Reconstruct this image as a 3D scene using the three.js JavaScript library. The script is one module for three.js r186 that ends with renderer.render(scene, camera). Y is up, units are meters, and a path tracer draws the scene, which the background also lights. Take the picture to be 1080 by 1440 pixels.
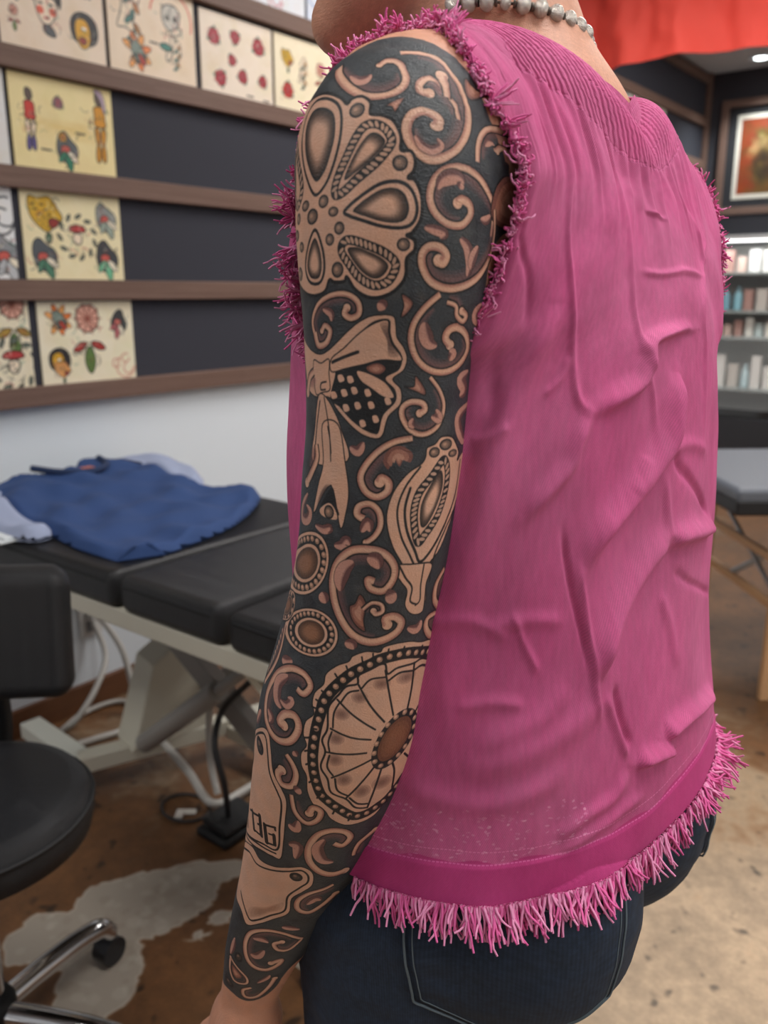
import * as THREE from 'three';
import { RoundedBoxGeometry } from 'three/addons/geometries/RoundedBoxGeometry.js';
import { mergeGeometries } from 'three/addons/utils/BufferGeometryUtils.js';
import { RectAreaLightUniformsLib } from 'three/addons/lights/RectAreaLightUniformsLib.js';
import { createNoise2D, createNoise3D } from 'simplex-noise';

// ------------------------------------------------------------------ camera, lights, exposure
const renderer = new THREE.WebGLRenderer();
renderer.toneMapping = THREE.LinearToneMapping;
renderer.toneMappingExposure = 1.0;
renderer.shadowMap.enabled = true;
RectAreaLightUniformsLib.init();
const scene = new THREE.Scene();
scene.background = new THREE.Color(0x000000);
const camera = new THREE.PerspectiveCamera(61.93, 0.75, 0.02, 40);
camera.position.set(0, 1.3, 0);
camera.rotation.x = -14.5 * Math.PI / 180;
camera.focus = 0.6;
camera.userData.fStop = 6.8;

const CEILING = 2.82, WALL_N = -2.3, BACK_E = 6.81, FRONT_E = -2.6, RIGHT_N = 3.2;
const TURN = 52.2 * Math.PI / 180, ALONG = [Math.cos(TURN), -Math.sin(TURN)], OUT = [Math.sin(TURN), Math.cos(TURN)];
// room axes: e runs along the flash wall, n points from that wall into the room
const room = (e, y, n) => new THREE.Vector3(e * ALONG[0] + n * OUT[0], y, e * ALONG[1] + n * OUT[1]);

// ceiling panels: [e, n, width along e, width along n, intensity]
const PANELS = [[0.85, 0.25, 0.6, 1.2, 11.5], [0.0, 2.0, 1.2, 1.2, 4], [2.85, -1.1, 0.6, 1.2, 15], [2.8, 1.3, 0.6, 1.2, 10], [5.2, -0.9, 0.6, 1.2, 16], [-0.7, -1.35, 0.6, 1.2, 9]];

// ------------------------------------------------------------------ helpers
let seed = 20240611;
const rnd = () => { seed = (seed + 0x6d2b79f5) | 0; let t = Math.imul(seed ^ (seed >>> 15), 1 | seed); t = (t + Math.imul(t ^ (t >>> 7), 61 | t)) ^ t; return ((t ^ (t >>> 14)) >>> 0) / 4294967296; };
const rr = (a, b) => a + (b - a) * rnd();
const noise2 = createNoise2D(rnd), noise3 = createNoise3D(rnd);
const V = (x, y, z) => new THREE.Vector3(x, y, z);
const clamp = (x, a, b) => Math.min(b, Math.max(a, x)), mix = (a, b, t) => a + (b - a) * t;
const smooth = (a, b, x) => { const t = clamp((x - a) / (b - a), 0, 1); return t * t * (3 - 2 * t); };
const taken = {};
function numbered(name) { const k = taken[name] = (taken[name] ?? -1) + 1; return k ? name + '_' + String(k).padStart(3, '0') : name; }
function shade(o) { o.traverse((m) => { if (m.isMesh) { m.castShadow = true; m.receiveShadow = true; } }); return o; }
function thing(name, label, category, pos, turn = 0, group) {
  const o = new THREE.Group(); o.name = numbered(name); o.userData = { label, category };
  if (group) o.userData.group = group;
  if (pos) o.position.copy(pos);
  o.rotation.y = turn; scene.add(o); return o;
}
function tag(o, label, category, group) { o.userData = { ...o.userData, label, category }; if (group) o.userData.group = group; return o; }
function merge(list) {
  list = [].concat(list);
  if (list.length === 1) return list[0];
  return mergeGeometries(list.map((g) => { const n = g.index ? g.toNonIndexed() : g.clone(); for (const k of Object.keys(n.attributes)) if (!['position', 'normal', 'uv'].includes(k)) n.deleteAttribute(k); n.clearGroups(); return n; }));
}
function mesh(name, geos, mat, parent = scene) {
  const m = new THREE.Mesh(merge(geos), mat); m.name = parent === scene ? numbered(name) : name; parent.add(m); shade(m); return m;
}
function struct(name, geos, mat, parent = scene) { const m = mesh(name, geos, mat, parent); if (parent === scene) { m.name = name; m.userData.kind = 'structure'; } return m; }
const box = (w, h, d, r = 0.004, x = 0, y = 0, z = 0) => (r > 0 ? new RoundedBoxGeometry(w, h, d, 2, Math.min(r, w / 2.01, h / 2.01, d / 2.01)) : new THREE.BoxGeometry(w, h, d)).translate(x, y, z);
function rod(p, q, r0, r1 = r0, seg = 14) {
  const d = q.clone().sub(p), g = new THREE.CylinderGeometry(r1, r0, d.length(), seg, 1);
  g.applyQuaternion(new THREE.Quaternion().setFromUnitVectors(V(0, 1, 0), d.clone().normalize())); return g.translate((p.x + q.x) / 2, (p.y + q.y) / 2, (p.z + q.z) / 2);
}
function beam(p, q, w, h, r = 0.004) {          // rectangular bar, h upwards
  const d = q.clone().sub(p), g = box(w, h, d.length(), r), m = new THREE.Matrix4().lookAt(q, p, V(0, 1, 0));
  g.applyMatrix4(m); return g.translate((p.x + q.x) / 2, (p.y + q.y) / 2, (p.z + q.z) / 2);
}
const tube = (pts, r, n = 40, rad = 8, closed = false) => new THREE.TubeGeometry(new THREE.CatmullRomCurve3(pts, closed), n, r, rad, closed);
const lathe = (pts, seg = 40) => new THREE.LatheGeometry(pts.map(([x, y]) => new THREE.Vector2(x, y)), seg);
function canvas(w, h, draw) { const c = document.createElement('canvas'); c.width = w; c.height = h; draw(c.getContext('2d'), w, h); return c; }
function canvasMap(c, srgb = true) { const t = new THREE.CanvasTexture(c); if (srgb) t.colorSpace = THREE.SRGBColorSpace; t.wrapS = t.wrapT = THREE.RepeatWrapping; return t; }
function dataMap(n, f, srgb = false) {          // n x n grey or rgb tile, f(x, y) in 0..1
  const d = new Uint8Array(n * n * 4);
  for (let y = 0; y < n; y++) for (let x = 0; x < n; x++) { const v = f(x / n, y / n), i = (y * n + x) * 4; for (let c = 0; c < 3; c++) d[i + c] = clamp(255 * (v.length ? v[c] : v), 0, 255); d[i + 3] = 255; }
  const t = new THREE.DataTexture(d, n, n); t.magFilter = THREE.LinearFilter; t.wrapS = t.wrapT = THREE.RepeatWrapping; if (srgb) t.colorSpace = THREE.SRGBColorSpace; t.needsUpdate = true; return t;
}
// seamless noise on a tile: walk two circles
const tileNoise = (f) => { const n = noise3, R = f / (2 * Math.PI); return (x, y) => 0.5 * (n(R * Math.cos(2 * Math.PI * x) + 3 * Math.cos(2 * Math.PI * y) * R, R * Math.sin(2 * Math.PI * x) + 7, R * Math.sin(2 * Math.PI * y) * 3) + n(R * Math.cos(2 * Math.PI * y) + 11, R * Math.sin(2 * Math.PI * y), R * Math.sin(2 * Math.PI * x) * 2.0 + 5)); };
const std = (color, roughness = 0.6, extra = {}) => new THREE.MeshStandardMaterial({ color, roughness, side: THREE.DoubleSide, ...extra });
const clone = (t, x, y) => { const c = t.clone(); c.repeat.set(x, y); c.needsUpdate = true; return c; };

const fine = tileNoise(60), mid = tileNoise(14), coarse = tileNoise(5);
const grainBump = dataMap(256, (x, y) => 0.5 + 0.3 * fine(x, y) + 0.15 * (rnd() - 0.5));
const woodMap = (base, dark) => dataMap(256, (x, y) => { const g = 0.5 + 0.5 * noise2(x * 4, y * 46) , k = clamp(0.55 * g + 0.3 * (0.5 + 0.5 * noise2(x * 16 + 9, y * 120)) + 0.15 * rnd(), 0, 1); return [0, 1, 2].map((c) => mix(dark[c], base[c], k) / 255); }, true);
const M = {
  rail: std(0xffffff, 0.62, { map: clone(woodMap([128, 102, 90], [94, 70, 60]), 1, 1), bumpMap: grainBump, bumpScale: 0.0006 }),
  board: std(0x30313b, 0.82, { bumpMap: clone(grainBump, 8, 8), bumpScale: 0.0008 }),
  white: std(0xdee6ed, 0.75, { bumpMap: clone(grainBump, 30, 10), bumpScale: 0.0005 }),
  dark: std(0x33343b, 0.7), ceiling: std(0xb9b7b8, 0.9), skirting: std(0xffffff, 0.55, { map: clone(woodMap([120, 78, 48], [84, 52, 32]), 6, 0.4) }),
  vinyl: std(0x15161a, 0.36, { bumpMap: clone(grainBump, 6, 6), bumpScale: 0.0012 }), rubber: std(0x101114, 0.6), chrome: std(0xd8d8da, 0.12, { metalness: 1 }),
  enamel: std(0xcfcbbb, 0.45), enamelGrey: std(0x8f8b86, 0.5), cable: std(0xb9b6b0, 0.5), cableDark: std(0x2a2a2c, 0.5),
  lightwood: std(0xffffff, 0.5, { map: clone(woodMap([214, 172, 128], [186, 140, 98]), 1, 1) }), steel: std(0xa9abad, 0.35, { metalness: 0.8 }),
};
// ------------------------------------------------------------------ the room
const atRoom = (o, e, y, n) => { o.position.copy(room(e, y, n)); o.rotation.y = TURN; return o; };
const LE = BACK_E - FRONT_E, LN = RIGHT_N - WALL_N, CE = (BACK_E + FRONT_E) / 2, CN = (RIGHT_N + WALL_N) / 2;
{
  // stained concrete: brown stain, worn tan areas, pale bare patches where the coating has come off
  const W = 2048, PXM = W / 8;                    // 8 m across, floor e from -2.6
  const n1 = (x, y, f, o = 0) => 0.5 + 0.5 * noise2(x * f + o, y * f - o);
  const patches = [
    [[0.70, -1.535], [0.78, -1.55], [0.82, -1.50], [0.90, -1.535], [0.96, -1.50], [1.02, -1.47], [1.10, -1.42], [1.17, -1.33], [1.14, -1.30], [1.08, -1.31], [1.03, -1.275], [0.96, -1.28], [0.90, -1.29], [0.86, -1.31], [0.83, -1.25], [0.76, -1.20], [0.66, -1.20], [0.60, -1.24], [0.66, -1.30], [0.72, -1.36], [0.70, -1.42], [0.66, -1.46]],
    [[0.985, -1.235], [1.02, -1.25], [1.05, -1.22], [1.01, -1.21]], [[0.93, -1.225], [0.96, -1.235], [0.965, -1.21]], [[0.35, -1.4], [0.45, -1.45], [0.5, -1.38], [0.42, -1.3]],
  ];
  const c = canvas(W, W, (g) => {
    const im = g.createImageData(W, W), d = im.data;
    for (let j = 0; j < W; j++) for (let i = 0; i < W; i++) {
      const e = i / PXM + FRONT_E + 2.2, n = j / PXM - 2.35;
      const a = n1(e, n, 1.1), b = n1(e, n, 4.3, 9), f = n1(e, n, 19, 4), s = n1(e, n, 60, 2), r = rnd();
      const stain = smooth(0.28, 0.62, 0.55 * n1(e + 0.6, n * 0.8, 0.62, 3) + 0.3 * b + 0.15 * f - 0.62 * smooth(-1.05, -0.55, n) * smooth(2.9, 1.9, e) - 0.15 * smooth(-0.4, 0.6, n) + 0.2);
      let col = [0, 1, 2].map((k) => mix([186, 160, 130][k], [112, 76, 46][k], stain));
      const v = 0.84 + 0.16 * a + 0.16 * (b - 0.5) + 0.12 * (f - 0.5) + 0.08 * (s - 0.5) + 0.06 * (r - 0.5);
      const dirt = smooth(0.74, 0.9, n1(e, n, 9, 31) * 0.65 + n1(e, n, 27, 12) * 0.35) * 0.5;
      for (let k = 0; k < 3; k++) d[(j * W + i) * 4 + k] = clamp(col[k] * v * (1 - dirt), 0, 255);
      d[(j * W + i) * 4 + 3] = 255;
    }
    g.putImageData(im, 0, 0);
    for (const p of patches) {
      g.beginPath();
      const P = p.map(([e, n]) => [(e - FRONT_E - 2.2) * PXM, (n + 2.35) * PXM]);
      P.forEach(([x, y], i) => { const [x2, y2] = P[(i + 1) % P.length]; if (!i) g.moveTo(x, y); for (let k = 1; k <= 6; k++) g.lineTo(mix(x, x2, k / 6) + (k < 6 ? rr(-2, 2) : 0), mix(y, y2, k / 6) + (k < 6 ? rr(-2, 2) : 0)); });
      g.closePath(); g.fillStyle = '#a79d90'; g.fill(); g.strokeStyle = 'rgba(205,198,186,0.7)'; g.lineWidth = 1.2; g.stroke();
      g.save(); g.clip(); for (let k = 0; k < 260; k++) { const q = P[Math.floor(rnd() * P.length)]; g.fillStyle = rnd() < 0.5 ? 'rgba(140,128,114,0.25)' : 'rgba(200,194,184,0.25)'; g.beginPath(); g.ellipse(q[0] + rr(-40, 40), q[1] + rr(-40, 40), rr(1, 5), rr(1, 4), rr(0, 3), 0, 7); g.fill(); } g.restore();
    }
  });
  const t = canvasMap(c); t.flipY = false;
  const fl = new THREE.BoxGeometry(LE, 0.1, LN), uv = fl.attributes.uv, ps = fl.attributes.position;
  for (let i = 0; i < uv.count; i++) { const e = ps.getX(i) + CE, n = ps.getZ(i) + CN; uv.setXY(i, (e - FRONT_E - 2.2) / 8, (n + 2.35) / 8); }
  atRoom(struct('floor', fl, std(0xffffff, 0.5, { map: t, bumpMap: clone(grainBump, 20, 20), bumpScale: 0.001 })), CE, -0.05, CN);
}
atRoom(struct('ceiling', box(LE + 0.4, 0.12, LN + 0.4, 0), M.ceiling), CE, CEILING + 0.06, CN);
atRoom(struct('wall_left', box(LE + 0.4, CEILING, 0.15, 0), M.white), CE, CEILING / 2, WALL_N - 0.075);
atRoom(struct('wall_back', box(0.15, CEILING, LN, 0), M.dark), BACK_E + 0.075, CEILING / 2, CN);
atRoom(struct('wall_right', box(LE + 0.4, CEILING, 0.15, 0), M.white), CE, CEILING / 2, RIGHT_N + 0.075);
atRoom(struct('wall_front', box(0.15, CEILING, LN, 0), M.white), FRONT_E - 0.075, CEILING / 2, CN);
atRoom(struct('baseboard_left', box(LE, 0.086, 0.018, 0.003), M.skirting), CE, 0.043, WALL_N + 0.009);
// dark display board on the flash wall, between wooden rails
atRoom(struct('trim_1', box(LE, 1.78, 0.012, 0), M.board), CE, 0.99 + 0.89, WALL_N + 0.006);
[1.0105, 1.3035, 1.597, 1.893, 2.2, 2.49, 2.775].forEach((y, i) => {
  const g = box(LE, 0.056, 0.03, 0.003), uv = g.attributes.uv, p = g.attributes.position;
  for (let k = 0; k < uv.count; k++) uv.setXY(k, p.getX(k) * 0.35 + i * 0.37, (p.getY(k) + p.getZ(k)) * 3 + i * 0.21);
  atRoom(struct('trim_' + (i + 2), g, M.rail), CE, y, WALL_N + 0.027);
});
atRoom(struct('trim_9', box(0.056, CEILING - 0.99, 0.03, 0.003), M.rail), BACK_E - 0.028, 0.99 + (CEILING - 0.99) / 2, WALL_N + 0.028);

// ceiling lights
const glow = std(0xffffff, 0.5, { emissive: new THREE.Color(1, 0.97, 0.93), emissiveIntensity: 2.2 });
const panelPlace = ['over the standing person', 'square, over the open floor by the right wall', 'over the flash wall, past the black bed', 'over the folding massage table', 'before the display cabinet', 'near the front wall and the work stool'];
PANELS.forEach(([e, n, we, wn, k], i) => {
  const t = thing('ceiling_light', 'flat white ceiling light panel ' + panelPlace[i], 'ceiling light', room(e, CEILING, n), TURN, 'ceiling light panels');
  mesh('frame', [box(we + 0.04, 0.03, 0.02, 0.003, 0, -0.015, wn / 2 + 0.01), box(we + 0.04, 0.03, 0.02, 0.003, 0, -0.015, -wn / 2 - 0.01), box(0.02, 0.03, wn, 0.003, we / 2 + 0.01, -0.015, 0), box(0.02, 0.03, wn, 0.003, -we / 2 - 0.01, -0.015, 0)], M.white, t);
  mesh('lamp_diffuser', box(we, 0.012, wn, 0), glow, t).position.y = -0.01;
  const l = new THREE.RectAreaLight(new THREE.Color(1, 0.975, 0.945), k, we, wn);
  l.name = 'panel_lamp'; l.rotation.x = -Math.PI / 2; l.position.y = -0.02; t.add(l);
});
{ // small round downlight near the far corner
  const t = thing('downlight', 'small round recessed downlight on the ceiling near the framed picture', 'ceiling light', V(2.52, CEILING, -6.28));
  mesh('rim', lathe([[0.04, 0], [0.075, 0], [0.08, -0.008], [0.06, -0.014], [0.045, -0.01], [0.04, 0]], 28), M.white, t);
  mesh('bulb', lathe([[0, -0.004], [0.045, -0.004], [0.04, -0.014], [0, -0.02]], 24), std(0xffffff, 0.5, { emissive: new THREE.Color(0.9, 1, 1), emissiveIntensity: 6 }), t);
  const l = new THREE.SpotLight(new THREE.Color(0.92, 1, 1), 4, 6, 1.0, 0.6, 2); l.name = 'downlight_lamp'; l.position.y = -0.03; l.target.position.set(0, -2, 0); l.castShadow = true; t.add(l); t.add(l.target);
}

// ------------------------------------------------------------------ flash sheets on the board
// Each motif is drawn about (0, 0) with a size of about 1.
const INK = '#23211f';
const blob = (g, pts, fill, line = 0.03) => { g.beginPath(); pts.forEach(([x, y], i) => { const [nx, ny] = pts[(i + 1) % pts.length]; const mx = (x + nx) / 2, my = (y + ny) / 2; if (!i) { const [lx, ly] = pts[pts.length - 1]; g.moveTo((lx + x) / 2, (ly + y) / 2); } g.quadraticCurveTo(x, y, mx, my); }); g.closePath(); if (fill) { g.fillStyle = fill; g.fill(); } if (line) { g.strokeStyle = INK; g.lineWidth = line; g.stroke(); } };
const leaf = (g, a, r, fill = '#3f7a5a') => { g.save(); g.rotate(a); blob(g, [[0, 0], [r * 0.5, -r * 0.22], [r, 0], [r * 0.5, r * 0.22]], fill, 0.025); g.restore(); };
const MOTIF = {
  rose(g, c = '#b8283a') { for (let k = 0; k < 3; k++) leaf(g, 0.6 + k * 2.1, 0.62); for (let k = 0; k < 6; k++) { g.save(); g.rotate(k * 1.05); blob(g, [[0.05, 0], [0.2, -0.24], [0.44, -0.1], [0.42, 0.16], [0.16, 0.16]], c); g.restore(); } for (let k = 0; k < 4; k++) { g.save(); g.rotate(k * 1.57 + 0.4); blob(g, [[0, 0], [0.1, -0.14], [0.24, 0], [0.1, 0.1]], k % 2 ? '#d85a62' : c, 0.025); g.restore(); } },
  head(g, hair = '#232122', skin = '#f1ddc6', cheek = '#e0644a') { blob(g, [[-0.3, -0.35], [0.28, -0.38], [0.34, 0.1], [0.12, 0.45], [-0.12, 0.48], [-0.32, 0.1]], skin); blob(g, [[-0.42, -0.05], [-0.45, -0.5], [0, -0.72], [0.48, -0.48], [0.46, 0.05], [0.3, -0.2], [-0.05, -0.3], [-0.28, -0.15]], hair); g.fillStyle = cheek; for (const x of [-0.17, 0.2]) { g.beginPath(); g.ellipse(x, 0.12, 0.11, 0.1, 0, 0, 7); g.fill(); } g.fillStyle = '#b02a2a'; g.fillRect(-0.08, 0.26, 0.17, 0.06); g.fillStyle = INK; g.fillRect(-0.22, -0.08, 0.14, 0.05); g.fillRect(0.08, -0.08, 0.14, 0.05); blob(g, [[-0.14, 0.45], [0.14, 0.45], [0.3, 0.75], [-0.1, 0.7]], '#55585c'); },
  mask(g) { blob(g, [[-0.42, -0.4], [0, -0.62], [0.5, -0.45], [0.6, 0.1], [0.35, 0.45], [-0.35, 0.4], [-0.5, 0]], '#272527'); blob(g, [[-0.3, -0.35], [0.15, -0.4], [0.3, 0], [0.22, 0.45], [-0.1, 0.6], [-0.32, 0.2]], '#dba326'); blob(g, [[-0.22, 0.22], [0.12, 0.18], [0.1, 0.4], [-0.12, 0.42]], '#a13b2c'); g.fillStyle = '#f4efe2'; g.fillRect(-0.05, -0.12, 0.17, 0.1); },
  figure(g, top = '#c4342a', boots = '#574a86', skin = '#efd9bc') { blob(g, [[-0.1, -0.95], [0.12, -0.9], [0.16, -0.65], [0.05, -0.55], [-0.12, -0.62]], '#5b4a42'); blob(g, [[-0.2, -0.55], [0.2, -0.55], [0.18, -0.2], [0.24, 0.02], [-0.22, 0.02], [-0.14, -0.25]], top); blob(g, [[-0.2, 0.02], [0, 0.04], [-0.02, 0.5], [-0.14, 0.5]], skin); blob(g, [[0.02, 0.04], [0.22, 0.02], [0.14, 0.5], [0.03, 0.5]], skin); blob(g, [[-0.15, 0.48], [-0.01, 0.48], [-0.02, 0.95], [-0.2, 0.98]], boots); blob(g, [[0.02, 0.48], [0.15, 0.48], [0.16, 0.98], [0.0, 0.92]], boots); },
  gown(g) { MOTIF.figure(g, '#cf8f26', '#c98a20', '#cf8f26'); blob(g, [[-0.2, -0.98], [0.14, -1], [0.26, -0.5], [0.16, -0.3], [0.1, -0.75]], '#b9a2b4', 0.02); },
  cat(g, c = '#caa02c', d = '#8d2f28') { blob(g, [[-0.5, -0.5], [-0.2, -0.38], [0.2, -0.5], [0.4, -0.15], [0.6, 0.12], [0.3, 0.3], [0.05, 0.55], [-0.3, 0.3], [-0.5, 0]], c); blob(g, [[0.1, 0.1], [0.5, 0.15], [0.3, 0.4], [0.1, 0.35]], d); for (let k = 0; k < 6; k++) { g.fillStyle = INK; g.fillRect(-0.42 + k * 0.1, -0.25 + (k % 3) * 0.13, 0.11, 0.045); } blob(g, [[0, 0.5], [0.2, 0.55], [0.1, 0.85], [-0.05, 0.75]], '#4d6a52'); },
  bird(g, c = '#3d7f79') { blob(g, [[-0.2, -0.9], [0.1, -0.8], [0.3, -0.3], [0.1, 0.2], [0.4, 0.6], [0, 0.5], [-0.3, 0.7], [-0.2, 0.1], [-0.4, -0.3]], '#ead7bd'); for (let k = 0; k < 9; k++) { g.save(); g.translate(-0.1 + 0.05 * k, -0.7 + k * 0.16); leaf(g, 0.7 + (k % 3) * 0.7, 0.42, k % 3 ? c : '#c98a3c'); g.restore(); } },
  skull(g) { g.strokeStyle = '#d9705a'; g.lineWidth = 0.05; g.beginPath(); g.arc(0, -0.2, 0.62, 3.3, 6.6); g.stroke(); blob(g, [[-0.25, -0.5], [0.2, -0.55], [0.28, -0.2], [0.1, 0.05], [-0.15, 0.05], [-0.3, -0.2]], '#c9c3b8'); g.fillStyle = INK; g.fillRect(-0.17, -0.28, 0.12, 0.12); g.fillRect(0.06, -0.28, 0.12, 0.12); for (let k = 0; k < 5; k++) { g.save(); g.translate(0.05 * k - 0.1, 0.15 + k * 0.1); leaf(g, k * 1.2 - 0.4, 0.5, k % 2 ? '#3f8074' : '#e3d3bd'); g.restore(); } },
  fire(g) { for (let k = 0; k < 7; k++) leaf(g, -2.7 + k * 0.8, 0.75, k % 2 ? '#e07b3a' : '#e8a25a'); blob(g, [[-0.35, -0.3], [0.05, -0.4], [0.4, 0.1], [0.35, 0.4], [-0.1, 0.35]], '#7b8a80'); for (let k = 0; k < 4; k++) { g.strokeStyle = INK; g.lineWidth = 0.05; g.beginPath(); g.arc(0.02, 0, 0.1 + 0.09 * k, 0.2, 2.6); g.stroke(); } leaf(g, 0.9, 0.6, '#bb3a2c'); },
  emblem(g, a = '#a5352f') { blob(g, [[-0.25, -0.8], [0.25, -0.8], [0.3, -0.35], [0, -0.15], [-0.3, -0.35]], '#d9a592'); for (let k = 0; k < 10; k++) { g.strokeStyle = '#8d4a3c'; g.lineWidth = 0.03; g.beginPath(); g.moveTo(0, -0.5); g.lineTo(0.36 * Math.cos(k * 0.63), -0.5 + 0.36 * Math.sin(k * 0.63)); g.stroke(); } leaf(g, 0.4, 0.5, a); leaf(g, 2.7, 0.5, a); leaf(g, 1.57, 0.8, '#5f7a3e'); },
  wreath(g) { for (let k = 0; k < 11; k++) { g.save(); g.rotate(k * 0.571); g.translate(0.46, 0); leaf(g, 1.2, 0.28, '#6b7469'); g.restore(); } blob(g, [[-0.2, -0.3], [0.2, -0.3], [0.3, -0.12], [-0.3, -0.12]], '#b23a3a'); blob(g, [[-0.16, -0.1], [0.16, -0.1], [0.1, 0.2], [-0.1, 0.2]], '#ecd9bf'); },
  wolf(g, c = '#474b50', d = '#3c8560') { blob(g, [[-0.4, -0.35], [-0.15, -0.6], [0.1, -0.35], [0.42, -0.2], [0.45, 0.2], [0.1, 0.5], [-0.35, 0.3]], c); blob(g, [[-0.25, -0.1], [0.12, -0.15], [0.15, 0.2], [-0.15, 0.25]], '#c65a50'); leaf(g, 1.2, 0.8, d); leaf(g, 0.6, 0.62, '#e9dfc9'); leaf(g, 2, 0.6, d); },
  sketch(g, c = '#7d8ea8') { g.strokeStyle = c; g.lineWidth = 0.05; for (let k = 0; k < 4; k++) { g.beginPath(); g.arc(rr(-0.3, 0.3), rr(-0.3, 0.3), rr(0.15, 0.4), 0, rr(3, 6)); g.stroke(); } },
};
function flashSheet(e, y, w, h, paper, label, motifs, extra) {
  const c = canvas(448, Math.round(448 * h / w), (g, W, Hh) => {
    g.fillStyle = paper; g.fillRect(0, 0, W, Hh);
    for (let k = 0; k < 90; k++) { g.fillStyle = `rgba(190,150,80,${rr(0.01, 0.035)})`; g.beginPath(); g.ellipse(rr(0, W), rr(0, Hh), rr(10, 70), rr(10, 50), rr(0, 3), 0, 7); g.fill(); }
    if (extra) extra(g, W, Hh);
    for (const [kind, x, yy, s, turn = 0, ...args] of motifs) { g.save(); g.translate(x * W, yy * Hh); g.rotate(turn); g.scale(1.32 * s * W, 1.32 * s * W); MOTIF[kind](g, ...args); if (kind !== 'sketch') for (let k = 0; k < 26; k++) { const x = rr(-0.4, 0.4), y2 = rr(-0.45, 0.45), a = rr(0, 6.3), l = rr(0.06, 0.2); g.strokeStyle = ['rgba(35,32,30,0.55)', 'rgba(60,58,56,0.4)', 'rgba(245,235,215,0.5)', 'rgba(150,50,45,0.4)', 'rgba(60,110,90,0.35)'][k % 5]; g.lineWidth = rr(0.015, 0.04); g.beginPath(); g.moveTo(x, y2); g.quadraticCurveTo(x + Math.cos(a) * l, y2 + Math.sin(a) * l, x + Math.cos(a + 0.9) * l * 1.4, y2 + Math.sin(a + 0.9) * l * 1.4); g.stroke(); } g.restore(); }
  });
  const face = std(0xffffff, 0.5, { map: canvasMap(c) }), edge = std(paper, 0.7), g = new THREE.BoxGeometry(w, h, 0.006);
  const m = mesh('flash_sheet', g, [edge, edge, edge, edge, face, edge]);
  atRoom(m, e + w / 2, y + h / 2, WALL_N + 0.016); tag(m, label, 'print', 'tattoo flash sheets on the rails');
}
const dash = (list) => (g, W, Hh) => { g.fillStyle = '#3c3835'; for (const [x, y] of list) { g.save(); g.translate(x * W, y * Hh); g.rotate(0.03); g.fillRect(-0.05 * W, -0.01 * Hh, 0.1 * W, 0.022 * Hh); g.restore(); } };
const SW = 0.316, SH = 0.236;
flashSheet(1.325, 1.925, SW, SH + 0.02, '#ecd9c4', 'cream flash sheet with a cardinal-red bird, a curly haired head and a yellow mask', [['rose', 0.1, 0.42, 0.2, 0.4, '#b23036'], ['emblem', 0.13, 0.75, 0.1], ['head', 0.43, 0.55, 0.24], ['mask', 0.78, 0.7, 0.2], ['figure', 0.85, 0.12, 0.16], ['sketch', 0.3, 0.15, 0.2, 0, '#6d9a86']], dash([[0.55, 0.36], [0.26, 0.22]]));
flashSheet(1.656, 1.925, SW, SH + 0.02, '#ecd8c0', 'cream flash sheet with a green phoenix, a flaming rose and a robed skeleton', [['bird', 0.24, 0.32, 0.26, 0.3], ['skull', 0.72, 0.42, 0.3], ['fire', 0.3, 0.76, 0.2], ['bird', 0.76, 0.7, 0.12, 0.4]], dash([[0.5, 0.62]]));
flashSheet(1.996, 1.925, SW, SH, '#eedfcd', 'pale flash sheet covered with seven red roses', [['rose', 0.18, 0.3, 0.14], ['rose', 0.47, 0.24, 0.12, 1], ['rose', 0.8, 0.28, 0.15, 2], ['rose', 0.42, 0.54, 0.1, 1.5], ['rose', 0.25, 0.8, 0.14, 0.7], ['rose', 0.56, 0.72, 0.12, 2.4], ['rose', 0.85, 0.72, 0.11, 0.2]], dash([[0.66, 0.95], [0.9, 0.97]]));
flashSheet(2.325, 1.925, SW, SH, '#efe3c6', 'cream flash sheet with a bee, a dagger and a red rose beside the shoulder', [['cat', 0.2, 0.3, 0.14], ['bird', 0.45, 0.45, 0.15, 0.3, '#556a60'], ['rose', 0.2, 0.74, 0.15, 0, '#c42f2b'], ['emblem', 0.75, 0.5, 0.18]]);
flashSheet(2.168, 2.232, SW, SH, '#dfe3ea', 'white sheet of pale pink line sketches on the row above the roses', [['sketch', 0.3, 0.4, 0.3, 0, '#d08a96'], ['sketch', 0.7, 0.6, 0.3, 0, '#8b98b8'], ['sketch', 0.5, 0.8, 0.25, 0, '#c97f88']]);
flashSheet(2.497, 2.232, SW, SH, '#d3dcec', 'bluish white sheet of red and blue line sketches on the row above', [['sketch', 0.25, 0.6, 0.3, 0, '#8ba0c8'], ['sketch', 0.7, 0.7, 0.3, 0, '#c76a6a'], ['sketch', 0.5, 0.4, 0.25, 0, '#8ba0c8']]);
flashSheet(1.33, 1.626, SW, SH, '#ead9a2', 'yellowed flash sheet with two standing figures, a flower and a plumed head', [['figure', 0.17, 0.47, 0.2], ['rose', 0.45, 0.25, 0.09, 0, '#8e5a66'], ['gown', 0.86, 0.44, 0.24], ['wolf', 0.5, 0.75, 0.2, 0.2, '#5a5f62', '#2f7a5e'], ['rose', 0.47, 0.62, 0.07, 0, '#c98f2c']], (g, W, Hh) => { for (let k = 0; k < 40; k++) { g.fillStyle = 'rgba(222,180,80,0.05)'; g.beginPath(); g.ellipse(W * rr(0.1, 0.8), Hh * rr(0.45, 0.62), rr(20, 90), rr(6, 22), 0, 0, 7); g.fill(); } dash([[0.65, 0.55], [0.3, 0.78]])(g, W, Hh); });
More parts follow.
